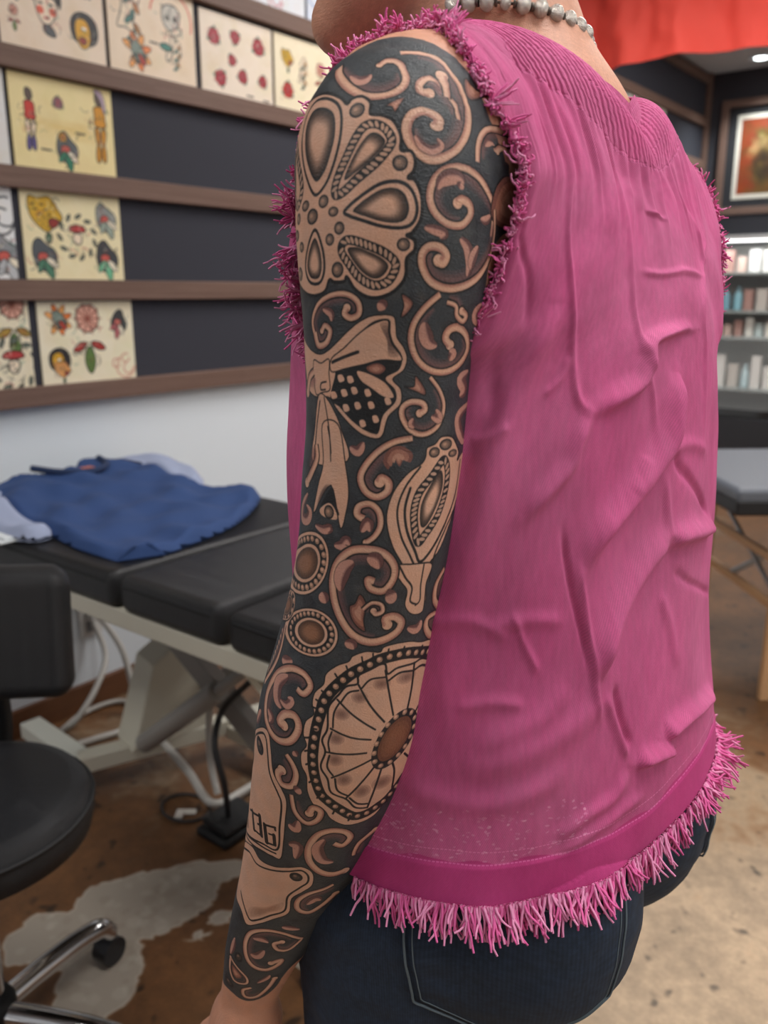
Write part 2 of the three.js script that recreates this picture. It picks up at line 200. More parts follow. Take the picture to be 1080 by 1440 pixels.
flashSheet(1.331, 1.333, SW, SH, '#ebdfb8', 'cream flash sheet with five animal heads round a small wreath', [['cat', 0.22, 0.25, 0.24], ['wolf', 0.84, 0.27, 0.2, 0, '#8b8f8c', '#9aa79a'], ['wreath', 0.53, 0.5, 0.26], ['wolf', 0.18, 0.74, 0.22, 0, '#50565c', '#4c7f66'], ['wolf', 0.82, 0.74, 0.22, 0.2, '#3f4246', '#6fb58f']]);
flashSheet(1.349, 1.037, SW, SH, '#ece3c9', 'cream flash sheet with a rayed emblem amid small mythical beasts', [['fire', 0.2, 0.22, 0.17], ['emblem', 0.5, 0.5, 0.32], ['wolf', 0.84, 0.28, 0.17, 0.6, '#3c3e40', '#b06468'], ['mask', 0.17, 0.72, 0.16], ['sketch', 0.85, 0.76, 0.2, 0, '#c98a76'], ['cat', 0.2, 0.82, 0.12, 0, '#d99a5a']]);
flashSheet(1.0, 1.626, SW, SH, '#dcdcdc', 'white flash sheet left of the yellowed one', [['sketch', 0.5, 0.5, 0.4]]);
flashSheet(0.99, 1.333, SW, SH, '#e3e5e8', 'white flash sheet with grey line drawings and a red spot', [['sketch', 0.85, 0.4, 0.3, 0, '#55585c'], ['wolf', 0.9, 0.75, 0.25, 0, '#8a8c90', '#b9bcc0']]);
flashSheet(1.006, 1.037, SW, SH, '#e9e0c6', 'cream flash sheet with a treelike figure above a curled creature', [['emblem', 0.85, 0.3, 0.3, 0, '#a8873a'], ['wreath', 0.82, 0.72, 0.3]]);
for (let k = 0; k < 5; k++) flashSheet(4.35 + k * 0.33, 2.225, SW, SH, ['#c9c9c7', '#d5d3cd', '#c4c6c8', '#d8d8d4', '#c8c4b8'][k], 'pale print at the far end of the board, ' + ['first of five past the flag', 'second of five past the flag', 'third of five past the flag', 'fourth of five past the flag', 'last before the empty corner board'][k], [['sketch', 0.3, 0.5, 0.3, 0, '#8b8578'], ['wreath', 0.65, 0.5, 0.3]]);

// ------------------------------------------------------------------ red flag hanging from the ceiling
{
  const n0 = -2.05, n1 = 0.2, nx = 120, ny = 24, pos = [], uv = [], idx = [];
  for (let side = 0; side < 2; side++) for (let j = 0; j <= ny; j++) for (let i = 0; i <= nx; i++) {
    const n = mix(n0, n1, i / nx), t = j / ny, y = mix(2.275 + 0.02 * Math.sin(n * 3.1), 2.79, t);
    const w = 0.03 * Math.sin(n * 9 + 0.8 * t) * (0.4 + 0.6 * (1 - t)) + 0.022 * Math.sin(n * 23 + 2.0 * t + 1) * (1 - 0.5 * t) + 0.01 * noise2(n * 9, t * 3);
    const p = room(4.03 + w + side * 0.002, y, n); pos.push(p.x, p.y, p.z); uv.push(n, y);
  }
  const row = nx + 1, off = row * (ny + 1);
  for (let j = 0; j < ny; j++) for (let i = 0; i < nx; i++) { const a = j * row + i, b = a + 1, c = a + row, d = c + 1; idx.push(a, b, c, b, d, c, a + off, c + off, b + off, b + off, c + off, d + off); }
  const g = new THREE.BufferGeometry(); g.setAttribute('position', new THREE.Float32BufferAttribute(pos, 3)); g.setAttribute('uv', new THREE.Float32BufferAttribute(uv, 2)); g.setIndex(idx); g.computeVertexNormals();
  const t = thing('flag', 'large plain red fabric flag hanging from the ceiling', 'flag');
  mesh('cloth', g, new THREE.MeshPhysicalMaterial({ color: 0xf95a4a, roughness: 0.75, side: THREE.DoubleSide, transmission: 0.3, thickness: 0, bumpMap: clone(grainBump, 20, 20), bumpScale: 0.0004 }), t);
  mesh('hanging_rod', rod(room(4.03, 2.795, n0 - 0.05), room(4.03, 2.795, n1 + 0.05), 0.012), M.steel, t);
}
// ------------------------------------------------------------------ framed picture on the far wall
{
  const t = thing('framed_picture', 'brown framed picture of an orange and brown painting with a white border', 'picture', room(BACK_E, 2.235, -1.78), TURN);
  const w = 0.78, h = 0.78, f = 0.05, X = -0.02;
  mesh('frame', [box(0.035, h, f, 0.004, X, 0, -w / 2 + f / 2), box(0.035, h, f, 0.004, X, 0, w / 2 - f / 2), box(0.035, f, w - 2 * f, 0.004, X, h / 2 - f / 2, 0), box(0.035, f, w - 2 * f, 0.004, X, -h / 2 + f / 2, 0)], M.rail, t);
  mesh('mount', box(0.008, h - 2 * f, w - 2 * f, 0, -0.006), std(0x24252a, 0.7), t);
  const c = canvas(512, 512, (g) => {
    g.fillStyle = '#d8d2c6'; g.fillRect(0, 0, 512, 512); g.fillStyle = '#5a4322'; g.fillRect(24, 24, 464, 464);
    g.save(); g.beginPath(); g.rect(24, 24, 464, 464); g.clip();
    for (let k = 0; k < 500; k++) { const x = rr(0, 512), y = rr(0, 512), o = x < 120 || y < 90; g.fillStyle = o ? `rgba(${rr(125, 155)},${rr(48, 66)},${rr(24, 36)},0.22)` : `rgba(${rr(70, 125)},${rr(52, 92)},${rr(26, 50)},0.22)`; g.beginPath(); g.ellipse(x, y, rr(10, 60), rr(10, 50), rr(0, 3), 0, 7); g.fill(); }
    for (let k = 0; k < 60; k++) { g.fillStyle = 'rgba(50,38,28,0.25)'; g.beginPath(); g.ellipse(rr(130, 420), rr(240, 400), rr(10, 60), rr(8, 40), rr(0, 3), 0, 7); g.fill(); }
    for (let k = 0; k < 40; k++) { g.fillStyle = 'rgba(196,170,120,0.2)'; g.beginPath(); g.ellipse(rr(100, 430), rr(130, 230), rr(10, 50), rr(8, 40), rr(0, 3), 0, 7); g.fill(); }
    g.restore();
  });
  const g = new THREE.PlaneGeometry(w - 0.24, h - 0.22).rotateY(-Math.PI / 2);
  mesh('print', [box(0.004, h - 0.21, w - 0.23, 0, -0.012)], std(0xd8d2c6, 0.7), t); mesh('print_face', g, std(0xffffff, 0.45, { map: canvasMap(c) }), t).position.x = -0.0146;
}
// ------------------------------------------------------------------ display cabinet under the picture
{
  const e0 = 6.36, e1 = 6.79, n0 = -2.2, n1 = -0.5, t = thing('display_cabinet', 'tall glass fronted display cabinet against the dark far wall', 'cabinet', room((e0 + e1) / 2, 0, (n0 + n1) / 2), TURN);
  const d = e1 - e0, w = n1 - n0, shelves = [0.62, 0.98, 1.16, 1.42];
  for (const [x, z] of [[-1, -1], [1, -1], [-1, 1], [1, 1], [-1, -0.1]]) mesh('post', box(0.025, 1.67, 0.025, 0.003, x * (d / 2 - 0.013), 0.835, z * (w / 2 - 0.013)), M.steel, t);
  mesh('base', box(d, 0.42, w, 0.004, 0, 0.21, 0), std(0x2b2c30, 0.5), t); mesh('top', box(d, 0.03, w, 0.003, 0, 1.66, 0), std(0xbfc0bf, 0.5), t); mesh('back_panel', box(0.01, 1.2, w - 0.05, 0, d / 2 - 0.01, 1.03, 0), std(0xdfe0dc, 0.6), t);
  for (const y of shelves) mesh('shelf', box(d - 0.03, 0.018, w - 0.03, 0.002, 0, y, 0), std(0xaeb6b4, 0.3), t);
  mesh('glass_door', box(0.006, 1.2, w - 0.05, 0, -d / 2 - 0.004, 1.04, 0), new THREE.MeshPhysicalMaterial({ color: 0xffffff, transmission: 1, thickness: 0, roughness: 0.03, ior: 1.45 }), t);
  mesh('lamp_strip', box(0.02, 0.012, w - 0.1, 0.002, -d / 2 + 0.03, 1.638, 0), std(0xffffff, 0.5, { emissive: new THREE.Color(1, 1, 1), emissiveIntensity: 3 }), t);
  { const l = new THREE.RectAreaLight(0xffffff, 26, 0.03, w - 0.1); l.name = 'cabinet_lamp'; l.rotation.x = -Math.PI / 2; l.position.set(-d / 2 + 0.03, 1.63, 0); t.add(l); }
  // goods on its shelves
  const cols = ['#f0eee8', '#d6cfc6', '#e2e2df', '#c0988e', '#d4e4e2', '#f2efe6', '#a6acaa', '#dcc2b6'], bottleGeo = lathe([[0, 0], [0.028, 0], [0.03, 0.01], [0.03, 0.09], [0.022, 0.12], [0.011, 0.135], [0.011, 0.165], [0, 0.167]], 18);
  const names = ['on the lowest shelf', 'on the second shelf', 'on the third shelf', 'on the top shelf'];
  shelves.forEach((y, s) => { for (let n = n0 + 0.08, k = 0; n < n0 + 0.95; k++) {
    let ci = 0; const kind = rnd(), gap = [0.3, 0.17, 0.24, 0.2][s] - 0.03;
    if (kind < 0.22 && gap > 0.18) { const b = mesh('bottle', bottleGeo, std(['#9fd4e2', '#cfe6ea', '#8fbfd0'][k % 3], 0.25)); b.position.copy(room(e0 + 0.12, y + 0.009, n + 0.035)); tag(b, 'pale blue bottle standing in the display cabinet ' + names[s], 'bottle', 'bottles ' + names[s]); n += 0.085; } else {
      const w2 = rr(0.04, 0.075), h2 = gap * rr(0.55, 0.95), b = mesh('product_box', box(0.05, h2, w2, 0.003, 0, h2 / 2, 0), std(cols[ci = Math.floor(rnd() * cols.length)], 0.6)); b.position.copy(room(e0 + 0.1 + rr(-0.02, 0.03), y + 0.009, n + w2 / 2)); b.rotation.y = TURN; tag(b, 'small ' + ['off-white', 'taupe', 'light grey', 'brick pink', 'mint', 'cream', 'mid grey', 'rose beige'][ci] + ' product box in the display cabinet ' + names[s], 'box', 'boxes ' + names[s]); n += w2 + rr(0.012, 0.03);
    } } });
}
// ------------------------------------------------------------------ treatment bed
{
  const t = thing('treatment_bed', 'black padded treatment bed on a cream steel lifting frame by the flash wall', 'bed', room(1.265, 0, -1.5), TURN);
  const L = (e, y, n) => V(e - 1.265, y, n + 1.5);
  for (const [n0, n1] of [[-2.26, -1.4], [-1.385, -1.09], [-1.075, -0.55]]) {
    const g = new RoundedBoxGeometry(0.67, 0.075, n1 - n0, 5, 0.022), p = g.attributes.position;
    for (let i = 0; i < p.count; i++) if (p.getY(i) > 0) p.setY(i, p.getY(i) + 0.006 * noise2(p.getX(i) * 4 + n0 * 7, p.getZ(i) * 4));
    g.computeVertexNormals(); g.translate(0, 0.722, (n0 + n1) / 2 + 1.5);
    const c = mesh('cushion', g, M.vinyl, t);
    mesh('seam', [box(0.672, 0.006, n1 - n0 - 0.04, 0.002, 0, 0.742, (n0 + n1) / 2 + 1.5)], M.rubber, c);
  }
  for (const e of [0.955, 1.575]) mesh('side_rail', beam(L(e, 0.665, -2.22), L(e, 0.665, -0.58), 0.03, 0.04), M.enamel, t);
  for (const n of [-2.2, -1.39, -0.6]) mesh('cross_bar', beam(L(0.955, 0.665, n), L(1.575, 0.665, n), 0.03, 0.03), M.enamel, t);
  for (const e of [1.3]) mesh('lifting_arm', beam(L(e, 0.66, -2.05), L(e, 0.12, -1.2), 0.04, 0.06), M.enamelGrey, t);
  mesh('lifting_arm', beam(L(1.42, 0.12, -1.95), L(1.42, 0.66, -1.0), 0.03, 0.04), M.enamelGrey, t);
  mesh('actuator', [rod(L(1.2, 0.16, -1.72), L(1.2, 0.4, -1.42), 0.026), rod(L(1.2, 0.4, -1.42), L(1.2, 0.6, -1.17), 0.014)], M.enamelGrey, t);
  mesh('base_foot', beam(L(1.13, 0.09, -2.16), L(1.11, 0.09, -1.88), 0.06, 0.045), std(0xd9dcd2, 0.45), t);
  mesh('base_foot', beam(L(1.1, 0.09, -1.88), L(1.62, 0.09, -1.68), 0.055, 0.045), M.enamel, t);
  mesh('base_foot', beam(L(1.5, 0.075, -1.72), L(1.5, 0.075, -0.95), 0.06, 0.04), M.enamel, t);
  mesh('base_foot', beam(L(0.98, 0.06, -0.95), L(1.56, 0.06, -0.95), 0.06, 0.045), M.enamel, t);
  { const s = new THREE.Shape(); [[-0.12, 0], [0.1, 0], [0.07, 0.2], [0.0, 0.25], [-0.05, 0.22]].forEach(([x, y], i) => (i ? s.lineTo(x, y) : s.moveTo(x, y)));
    const g = new THREE.ExtrudeGeometry(s, { depth: 0.1, bevelSize: 0.008, bevelThickness: 0.008, bevelSegments: 2 }); g.rotateY(-0.25).translate(1.36 - 1.265, 0.11, -1.86 + 1.5); mesh('motor_housing', g, M.enamel, t); }
  mesh('hinge_bracket', [beam(L(0.985, 0.655, -1.12), L(0.985, 0.6, -1.03), 0.02, 0.02), new THREE.SphereGeometry(0.014, 14, 10).translate(...L(0.985, 0.6, -1.03).toArray())], std(0xd6cfba, 0.4), t);
  for (const [e, n] of [[1.13, -2.12], [1.6, -1.69], [1.0, -0.95], [1.54, -0.95], [1.12, -1.9]]) mesh('foot_pad', lathe([[0, 0], [0.025, 0], [0.025, 0.015], [0.012, 0.03], [0.012, 0.068], [0, 0.068]], 16).translate(...L(e, 0, n).toArray()), M.rubber, t);
}
// blue shirt lying on the bed
{
  const t = thing('folded_shirt', 'blue t-shirt with grey sleeves spread over the head of the black bed', 'shirt', room(1.27, 0.7625, -1.75), TURN);
  // outline in bed axes: x along e, z along n (hem towards the room)
  const top = (x, z) => 0.018 + 0.014 * noise2(x * 7 + 3, z * 6) + 0.035 * smooth(0.15, -0.4, z) + 0.018 * Math.exp(-((z + 0.36) ** 2 + (x - 0.02) ** 2) / 0.012) + 0.01 * Math.exp(-((z - 0.3 + 0.25 * x) ** 2) / 0.002) + 0.01 * Math.sin(x * 22 + z * 9) * 0.35;
  function sheet(pts, lift = 0) {
    const s = new THREE.Shape(); s.setFromPoints(new THREE.SplineCurve(pts.map(([x, z]) => new THREE.Vector2(x, z))).getPoints(pts.length * 6));
    // fill with a fine grid cut to the outline
    const P = s.getPoints(), inside = (x, z) => { let c = false; for (let i = 0, j = P.length - 1; i < P.length; j = i++) if ((P[i].y > z) !== (P[j].y > z) && x < ((P[j].x - P[i].x) * (z - P[i].y)) / (P[j].y - P[i].y) + P[i].x) c = !c; return c; };
    const pos = [], idx = [], id = new Map(), st = 0.011, x0 = -0.6, z0 = -0.6, N = 110;
    const near = (x, z) => { let b = 1e9, r = [x, z]; for (let i = 0; i < P.length - 1; i++) { const ax = P[i].x, az = P[i].y, bx = P[i + 1].x - ax, bz = P[i + 1].y - az, k = clamp(((x - ax) * bx + (z - az) * bz) / (bx * bx + bz * bz + 1e-12), 0, 1), qx = ax + bx * k, qz = az + bz * k, d = (qx - x) ** 2 + (qz - z) ** 2; if (d < b) { b = d; r = [qx, qz, d]; } } return r; };
    const vert = (i, j, low) => { const key = (i * 1000 + j) * 2 + low; if (!id.has(key)) { let x = x0 + i * st, z = z0 + j * st; const q = near(x, z); let e = Math.sqrt(q[2]); if (!inside(x, z)) { [x, z] = q; e = 0; } id.set(key, pos.length / 3); pos.push(x, low ? 0.001 : 0.002 + lift + (top(x, z)) * smooth(-0.004, 0.02, e), z); } return id.get(key); };
    for (let i = 0; i < N; i++) for (let j = 0; j < N; j++) { if (!inside(x0 + (i + 0.5) * st, z0 + (j + 0.5) * st)) continue; for (const low of [0, 1]) { const a = vert(i, j, low), b = vert(i + 1, j, low), c = vert(i, j + 1, low), d = vert(i + 1, j + 1, low); low ? idx.push(a, b, c, b, d, c) : idx.push(a, c, b, b, c, d); } }
    const g = new THREE.BufferGeometry(); g.setAttribute('position', new THREE.Float32BufferAttribute(pos, 3)); g.setAttribute('uv', new THREE.Float32BufferAttribute(new Float32Array((pos.length / 3) * 2), 2)); g.setIndex(idx); g.computeVertexNormals(); return g;
  }
  const blue = std(0x274273, 0.85), grey = std(0x98a2bd, 0.85);
  mesh('body', sheet([[-0.2, 0.34], [0.05, 0.28], [0.27, 0.14], [0.3, 0.06], [0.25, -0.1], [0.24, -0.28], [0.22, -0.42], [0.1, -0.44], [0.0, -0.36], [-0.1, -0.43], [-0.2, -0.38], [-0.26, -0.2], [-0.27, 0.02], [-0.29, 0.16], [-0.29, 0.3]]), blue, t);
  mesh('sleeve', sheet([[0.22, -0.44], [0.32, -0.42], [0.36, -0.26], [0.31, -0.13], [0.25, -0.12], [0.22, -0.28]], 0.004), grey, t);
  mesh('sleeve', sheet([[-0.19, -0.4], [-0.3, -0.36], [-0.335, -0.12], [-0.325, 0.02], [-0.26, 0.02], [-0.24, -0.16], [-0.2, -0.28]], 0.004), grey, t);
  mesh('collar', tube([[-0.06, -0.4], [-0.02, -0.32], [0.05, -0.28], [0.12, -0.32], [0.15, -0.4]].map(([x, z]) => V(x, 0.006 + top(x, z), z)), 0.009, 24, 8), std(0x1e3052, 0.85), t);
  mesh('collar_print', [box(0.035, 0.004, 0.022, 0, 0.05, 0.006 + top(0.05, -0.31), -0.31), box(0.02, 0.004, 0.012, 0, 0.07, 0.006 + top(0.07, -0.33), -0.33)], std(0xb06a5c, 0.8), t);
  const pil = thing('paper_cover', 'small white paper cover under the grey sleeve at the corner of the bed', 'paper', room(0.99, 0.7625, -1.86), TURN);
  mesh('sheet', box(0.12, 0.004, 0.3, 0.001, -0.03, 0.002, -0.05), std(0xd6dcdf, 0.8), pil); mesh('folded_edge', box(0.05, 0.006, 0.26, 0.002, -0.05, 0.007, -0.04), std(0xd6dcdf, 0.8), pil);
}
// ------------------------------------------------------------------ cables, socket, foot pedal
const R3 = (list) => list.map(([e, y, n]) => room(e, y, n));
tag(mesh('power_cable', tube(R3([[1.427, 0.301, -2.27], [1.417, 0.203, -2.2], [1.325, 0.15, -2.12], [1.217, 0.1, -2.07], [1.235, 0.012, -2.2], [1.175, 0.01, -2.2]]), 0.009, 60), M.cable), 'grey cable dropping from the wall socket and bending left to the bed foot', 'cable');
tag(mesh('power_cable', tube(R3([[1.442, 0.321, -2.27], [1.474, 0.207, -2.2], [1.469, 0.101, -2.15], [1.451, 0.012, -2.1], [1.363, 0.012, -2.06], [1.277, 0.012, -2.08], [1.201, 0.012, -2.1]]), 0.01, 60), M.cable), 'grey cable hanging right of the socket and looping back along the floor', 'cable');
tag(mesh('power_cable', tube(R3([[1.224, 0.012, -2.192], [1.36, 0.012, -2.25], [1.475, 0.012, -2.225], [1.45, 0.012, -2.02], [1.414, 0.012, -1.96]]), 0.008, 60), M.cable), 'grey cable coiled flat on the floor along the skirting board', 'cable');
tag(mesh('air_hose', tube(R3([[1.295, 0.1, -1.77], [1.284, 0.06, -1.656], [1.266, 0.02, -1.539], [1.362, 0.018, -1.522], [1.529, 0.025, -1.541]]), 0.011, 60), M.cable), 'thick grey hose sagging under the bed to the floor', 'hose');
tag(mesh('power_cable', tube(R3([[1.285, 0.33, -1.55], [1.281, 0.2, -1.559], [1.291, 0.1, -1.568], [1.282, 0.04, -1.54]]), 0.009, 40), M.cable), 'grey cable hanging straight down beneath the bed motor', 'cable');
tag(mesh('power_cable', tube(R3([[1.25, 0.442, -1.343], [1.25, 0.3, -1.475], [1.2, 0.247, -1.442], [1.2, 0.162, -1.416], [1.23, 0.03, -1.44]]), 0.008, 40), M.cableDark), 'thin dark cable curving down to the foot pedal', 'cable');
{ const t = thing('wall_socket', 'white wall socket low on the white wall behind the bed', 'socket', room(1.434, 0.3, WALL_N), TURN);
  mesh('plate', box(0.08, 0.12, 0.012, 0.004, 0, 0, 0.006), std(0xd2d2d0, 0.4), t); for (const y of [-0.03, 0.03]) mesh('outlet', box(0.034, 0.034, 0.008, 0.003, 0, y, 0.013), std(0x77777a, 0.5), t); mesh('plug', box(0.035, 0.04, 0.03, 0.006, 0, 0.015, 0.03), std(0xc9c9c8, 0.4), t); }
{ const t = thing('foot_pedal', 'black foot pedal on the brown floor beneath the bed', 'pedal', room(1.237, 0, -1.44), TURN);
  mesh('base', box(0.14, 0.025, 0.11, 0.01, 0, 0.0125, 0), M.rubber, t); mesh('treadle', box(0.12, 0.02, 0.09, 0.008, 0, 0.04, 0).rotateX(0.12), M.vinyl, t); }
tag(mesh('cable_ring', tube(Array.from({ length: 12 }, (_, k) => room(1.225 + 0.055 * Math.cos(k * Math.PI / 6), 0.006, -1.6 + 0.07 * Math.sin(k * Math.PI / 6))), 0.004, 60, 6, true), M.cableDark), 'thin black cable lying in a ring on the floor', 'cable');
tag(mesh('paper_scrap', [box(0.05, 0.006, 0.02, 0.002, 0, 0.004, 0), box(0.02, 0.008, 0.035, 0.002, -0.015, 0.005, 0.012)], std(0xd8d4cc, 0.8)), 'white scrap of paper inside the black cable ring', 'paper').position.copy(room(1.215, 0, -1.585));

// ------------------------------------------------------------------ stool
{
  const t = thing('work_stool', 'black round work stool with a backrest and chrome star base', 'stool', V(-0.672, 0, -1.2));
  mesh('seat', lathe([[0, 0.44], [0.17, 0.44], [0.192, 0.45], [0.198, 0.475], [0.196, 0.5], [0.186, 0.516], [0.165, 0.523], [0.1, 0.527], [0, 0.528]], 64), M.vinyl, t);
  mesh('seat_piping', new THREE.TorusGeometry(0.197, 0.004, 8, 64).rotateX(Math.PI / 2).translate(0, 0.498, 0), M.rubber, t);
  mesh('seat_plate', lathe([[0, 0.405], [0.06, 0.405], [0.12, 0.43], [0.12, 0.44], [0, 0.44]], 32), M.rubber, t);
  { const g = new RoundedBoxGeometry(0.34, 0.24, 0.07, 6, 0.034), p = g.attributes.position; for (let i = 0; i < p.count; i++) { const x = p.getX(i), y = p.getY(i), k = Math.max(0, Math.abs(x) - 0.1) * Math.max(0, Math.abs(y) - 0.05); p.setXYZ(i, x * (1 - 0.9 * k * 12), y * (1 - 0.9 * k * 12), p.getZ(i) + 0.9 * x * x); } g.computeVertexNormals();
    const b = mesh('backrest', g, M.vinyl, t); b.position.set(-0.03, 0.735, -0.17); b.rotation.y = 0.12; b.rotation.x = -0.1; }
  mesh('backrest_bar', tube([V(-0.03, 0.42, -0.05), V(-0.035, 0.425, -0.17), V(-0.035, 0.5, -0.235), V(-0.03, 0.66, -0.215), V(-0.03, 0.74, -0.2)], 0.016, 30), M.rubber, t);
  mesh('gas_cylinder', [rod(V(0, 0.1, 0), V(0, 0.27, 0), 0.026, 0.026, 24), rod(V(0, 0.27, 0), V(0, 0.41, 0), 0.014, 0.014, 20)], M.chrome, t);
  mesh('hub', lathe([[0, 0.07], [0.035, 0.07], [0.042, 0.085], [0.042, 0.125], [0.034, 0.14], [0, 0.14]], 32), M.rubber, t);
  const ang = Math.atan2(-0.235, 0.125);
  for (let k = 0; k < 5; k++) {
    const a = ang + (k - 0) * (2 * Math.PI / 5), c = Math.cos(a), s = Math.sin(a), at = (r, y) => V(c * r, y, s * r);
    const leg = mesh('leg', [tube([at(0.035, 0.108), at(0.12, 0.107), at(0.2, 0.1), at(0.245, 0.088), at(0.262, 0.07)], 0.02, 30, 16), new THREE.SphereGeometry(0.02, 14, 10).translate(...at(0.262, 0.07).toArray())], M.chrome, t);
    mesh('caster', [rod(at(0.262, 0.03).add(V(-s * 0.018, 0, c * 0.018)), at(0.262, 0.03).add(V(s * 0.018, 0, -c * 0.018)), 0.028, 0.028, 22), rod(at(0.262, 0.03), at(0.262, 0.07), 0.008)], std(0x303135, 0.35, { metalness: 0.4 }), leg);
  }
}
// ------------------------------------------------------------------ folding massage table on the right
{
  const t = thing('folding_table', 'folding massage table with grey blue top, black edge and pale wooden legs', 'table', V(1.9, 0, -2.87), 0.04);
  const g = new RoundedBoxGeometry(1.7, 0.05, 0.68, 4, 0.018); mesh('table_top', g.translate(0, 0.7, 0), std(0x5f646d, 0.45), t);
  mesh('edge_band', [box(1.702, 0.05, 0.03, 0.01, 0, 0.665, 0.33), box(1.702, 0.05, 0.03, 0.01, 0, 0.665, -0.33), box(0.03, 0.05, 0.66, 0.01, -0.836, 0.665, 0), box(0.03, 0.05, 0.66, 0.01, 0.836, 0.665, 0)], std(0x141519, 0.5), t);
  mesh('top_underside', box(1.66, 0.02, 0.64, 0, 0, 0.655, 0), M.rubber, t);
  for (const x of [-0.66, 0.66]) {
    for (const z of [-0.28, 0.28]) mesh('leg', beam(V(x, 0.655, z), V(x, 0, z), 0.045, 0.025), M.lightwood, t);
    for (const y of [0.32, 0.47]) mesh('rung', beam(V(x, y, -0.29), V(x, y, 0.29), 0.02, 0.028), M.lightwood, t);
    mesh('brace', beam(V(x, 0.33, -0.05), V(x + (x < 0 ? 0.4 : -0.4), 0.64, 0.12), 0.02, 0.02), M.steel, t); mesh('brace', beam(V(x, 0.6, -0.24), V(x + (x < 0 ? 0.02 : -0.02), 0.34, 0.24), 0.014, 0.014), M.steel, t);
  }
}
// ------------------------------------------------------------------ the person
const BODY_TURN = Math.atan2(0.766, 0.645), BODY_AT = V(0.15, 0, -0.65);
const person = thing('person', 'person seen from behind in a frayed pink sleeveless top, tattooed arm hanging down', 'person', BODY_AT, BODY_TURN);
const toBody = (x, y, z) => { const dx = x - BODY_AT.x, dz = z - BODY_AT.z, c = Math.cos(BODY_TURN), s = Math.sin(BODY_TURN); return [dx * c - dz * s, y, dx * s + dz * c]; };

// --- arm centre line with its two half widths (world metres, from the neck to the wrist)
const ARM_KNOTS = [
[0.1094,1.4184,-0.6506,0.0320,0.0320],
[0.0739,1.4144,-0.6085,0.0350,0.0360],
[0.0417,1.4054,-0.5702,0.0435,0.0460],
[0.0134,1.3804,-0.5366,0.0600,0.0600],
[0.0087,1.3441,-0.5260,0.0601,0.0601],
[0.0067,1.3039,-0.5230,0.0568,0.0563],
[0.0034,1.2626,-0.5210,0.0510,0.0501],
[0.0013,1.2196,-0.5200,0.0490,0.0477],
[-0.0018,1.1839,-0.5200,0.0493,0.0475],
[-0.0050,1.1469,-0.5200,0.0491,0.0464],
[-0.0115,1.1078,-0.5220,0.0493,0.0457],
[-0.0194,1.0662,-0.5260,0.0528,0.0479],
[-0.0278,1.0210,-0.5330,0.0578,0.0517],
[-0.0377,0.9693,-0.5460,0.0560,0.0495],
[-0.0524,0.9118,-0.5620,0.0503,0.0436],
[-0.0703,0.8568,-0.5770,0.0424,0.0359],
[-0.0871,0.8082,-0.5880,0.0366,0.0303],
[-0.1020,0.7658,-0.5970,0.0306,0.0248],
[-0.1142,0.7204,-0.6070,0.0250,0.0195],
[-0.1232,0.6729,-0.6170,0.0272,0.0212]
];

const ARM = (() => {
  const K = ARM_KNOTS, S = [], n = 6;
  for (let i = 0; i < K.length - 1; i++) for (let j = 0; j < n; j++) { const t = j / n, p0 = K[Math.max(i - 1, 0)], p1 = K[i], p2 = K[i + 1], p3 = K[Math.min(i + 2, K.length - 1)]; S.push(p1.map((_, k) => 0.5 * (2 * p1[k] + (p2[k] - p0[k]) * t + (2 * p0[k] - 5 * p1[k] + 4 * p2[k] - p3[k]) * t * t + (3 * p1[k] - p0[k] - 3 * p2[k] + p3[k]) * t ** 3))); }
  S.push(K[K.length - 1]);
  const A = S.map((s) => V(s[0], s[1], s[2])), T = A.map((_, i) => A[Math.min(i + 1, A.length - 1)].clone().sub(A[Math.max(i - 1, 0)]).normalize()), E1 = [], E2 = [];
  let v = V(1, 0, 0);
  for (let i = A.length - 1; i >= 0; i--) { v = v.clone().addScaledVector(T[i], -v.dot(T[i])).normalize(); E1[i] = v; }
  for (let i = 0; i < A.length; i++) { E2[i] = new THREE.Vector3().crossVectors(E1[i], T[i]); }
  if (E2[A.length >> 1].z < 0) E2.forEach((e) => e.negate());
  const O = A.map((a, i) => a.clone().addScaledVector(E2[i], 0.68 * S[i][3]).addScaledVector(E1[i], -0.68 * S[i][3]));
  const L = [0]; for (let i = 1; i < A.length; i++) L[i] = L[i - 1] + O[i].distanceTo(O[i - 1]);
  const loc = (p) => toBody(p.x, p.y, p.z), dir = (d) => { const c = Math.cos(BODY_TURN), s = Math.sin(BODY_TURN); return [d.x * c - d.z * s, d.y, d.x * s + d.z * c]; };
  const N = A.length, F = (list) => Float64Array.from(list.flat());
  return { N, A: F(A.map(loc)), T: F(T.map(dir)), E1: F(E1.map(dir)), E2: F(E2.map(dir)), r1: S.map((s) => s[3]), r2: S.map((s) => s[4]), L };
})();
const hit = { d: 0, s: 0, l: 0 };
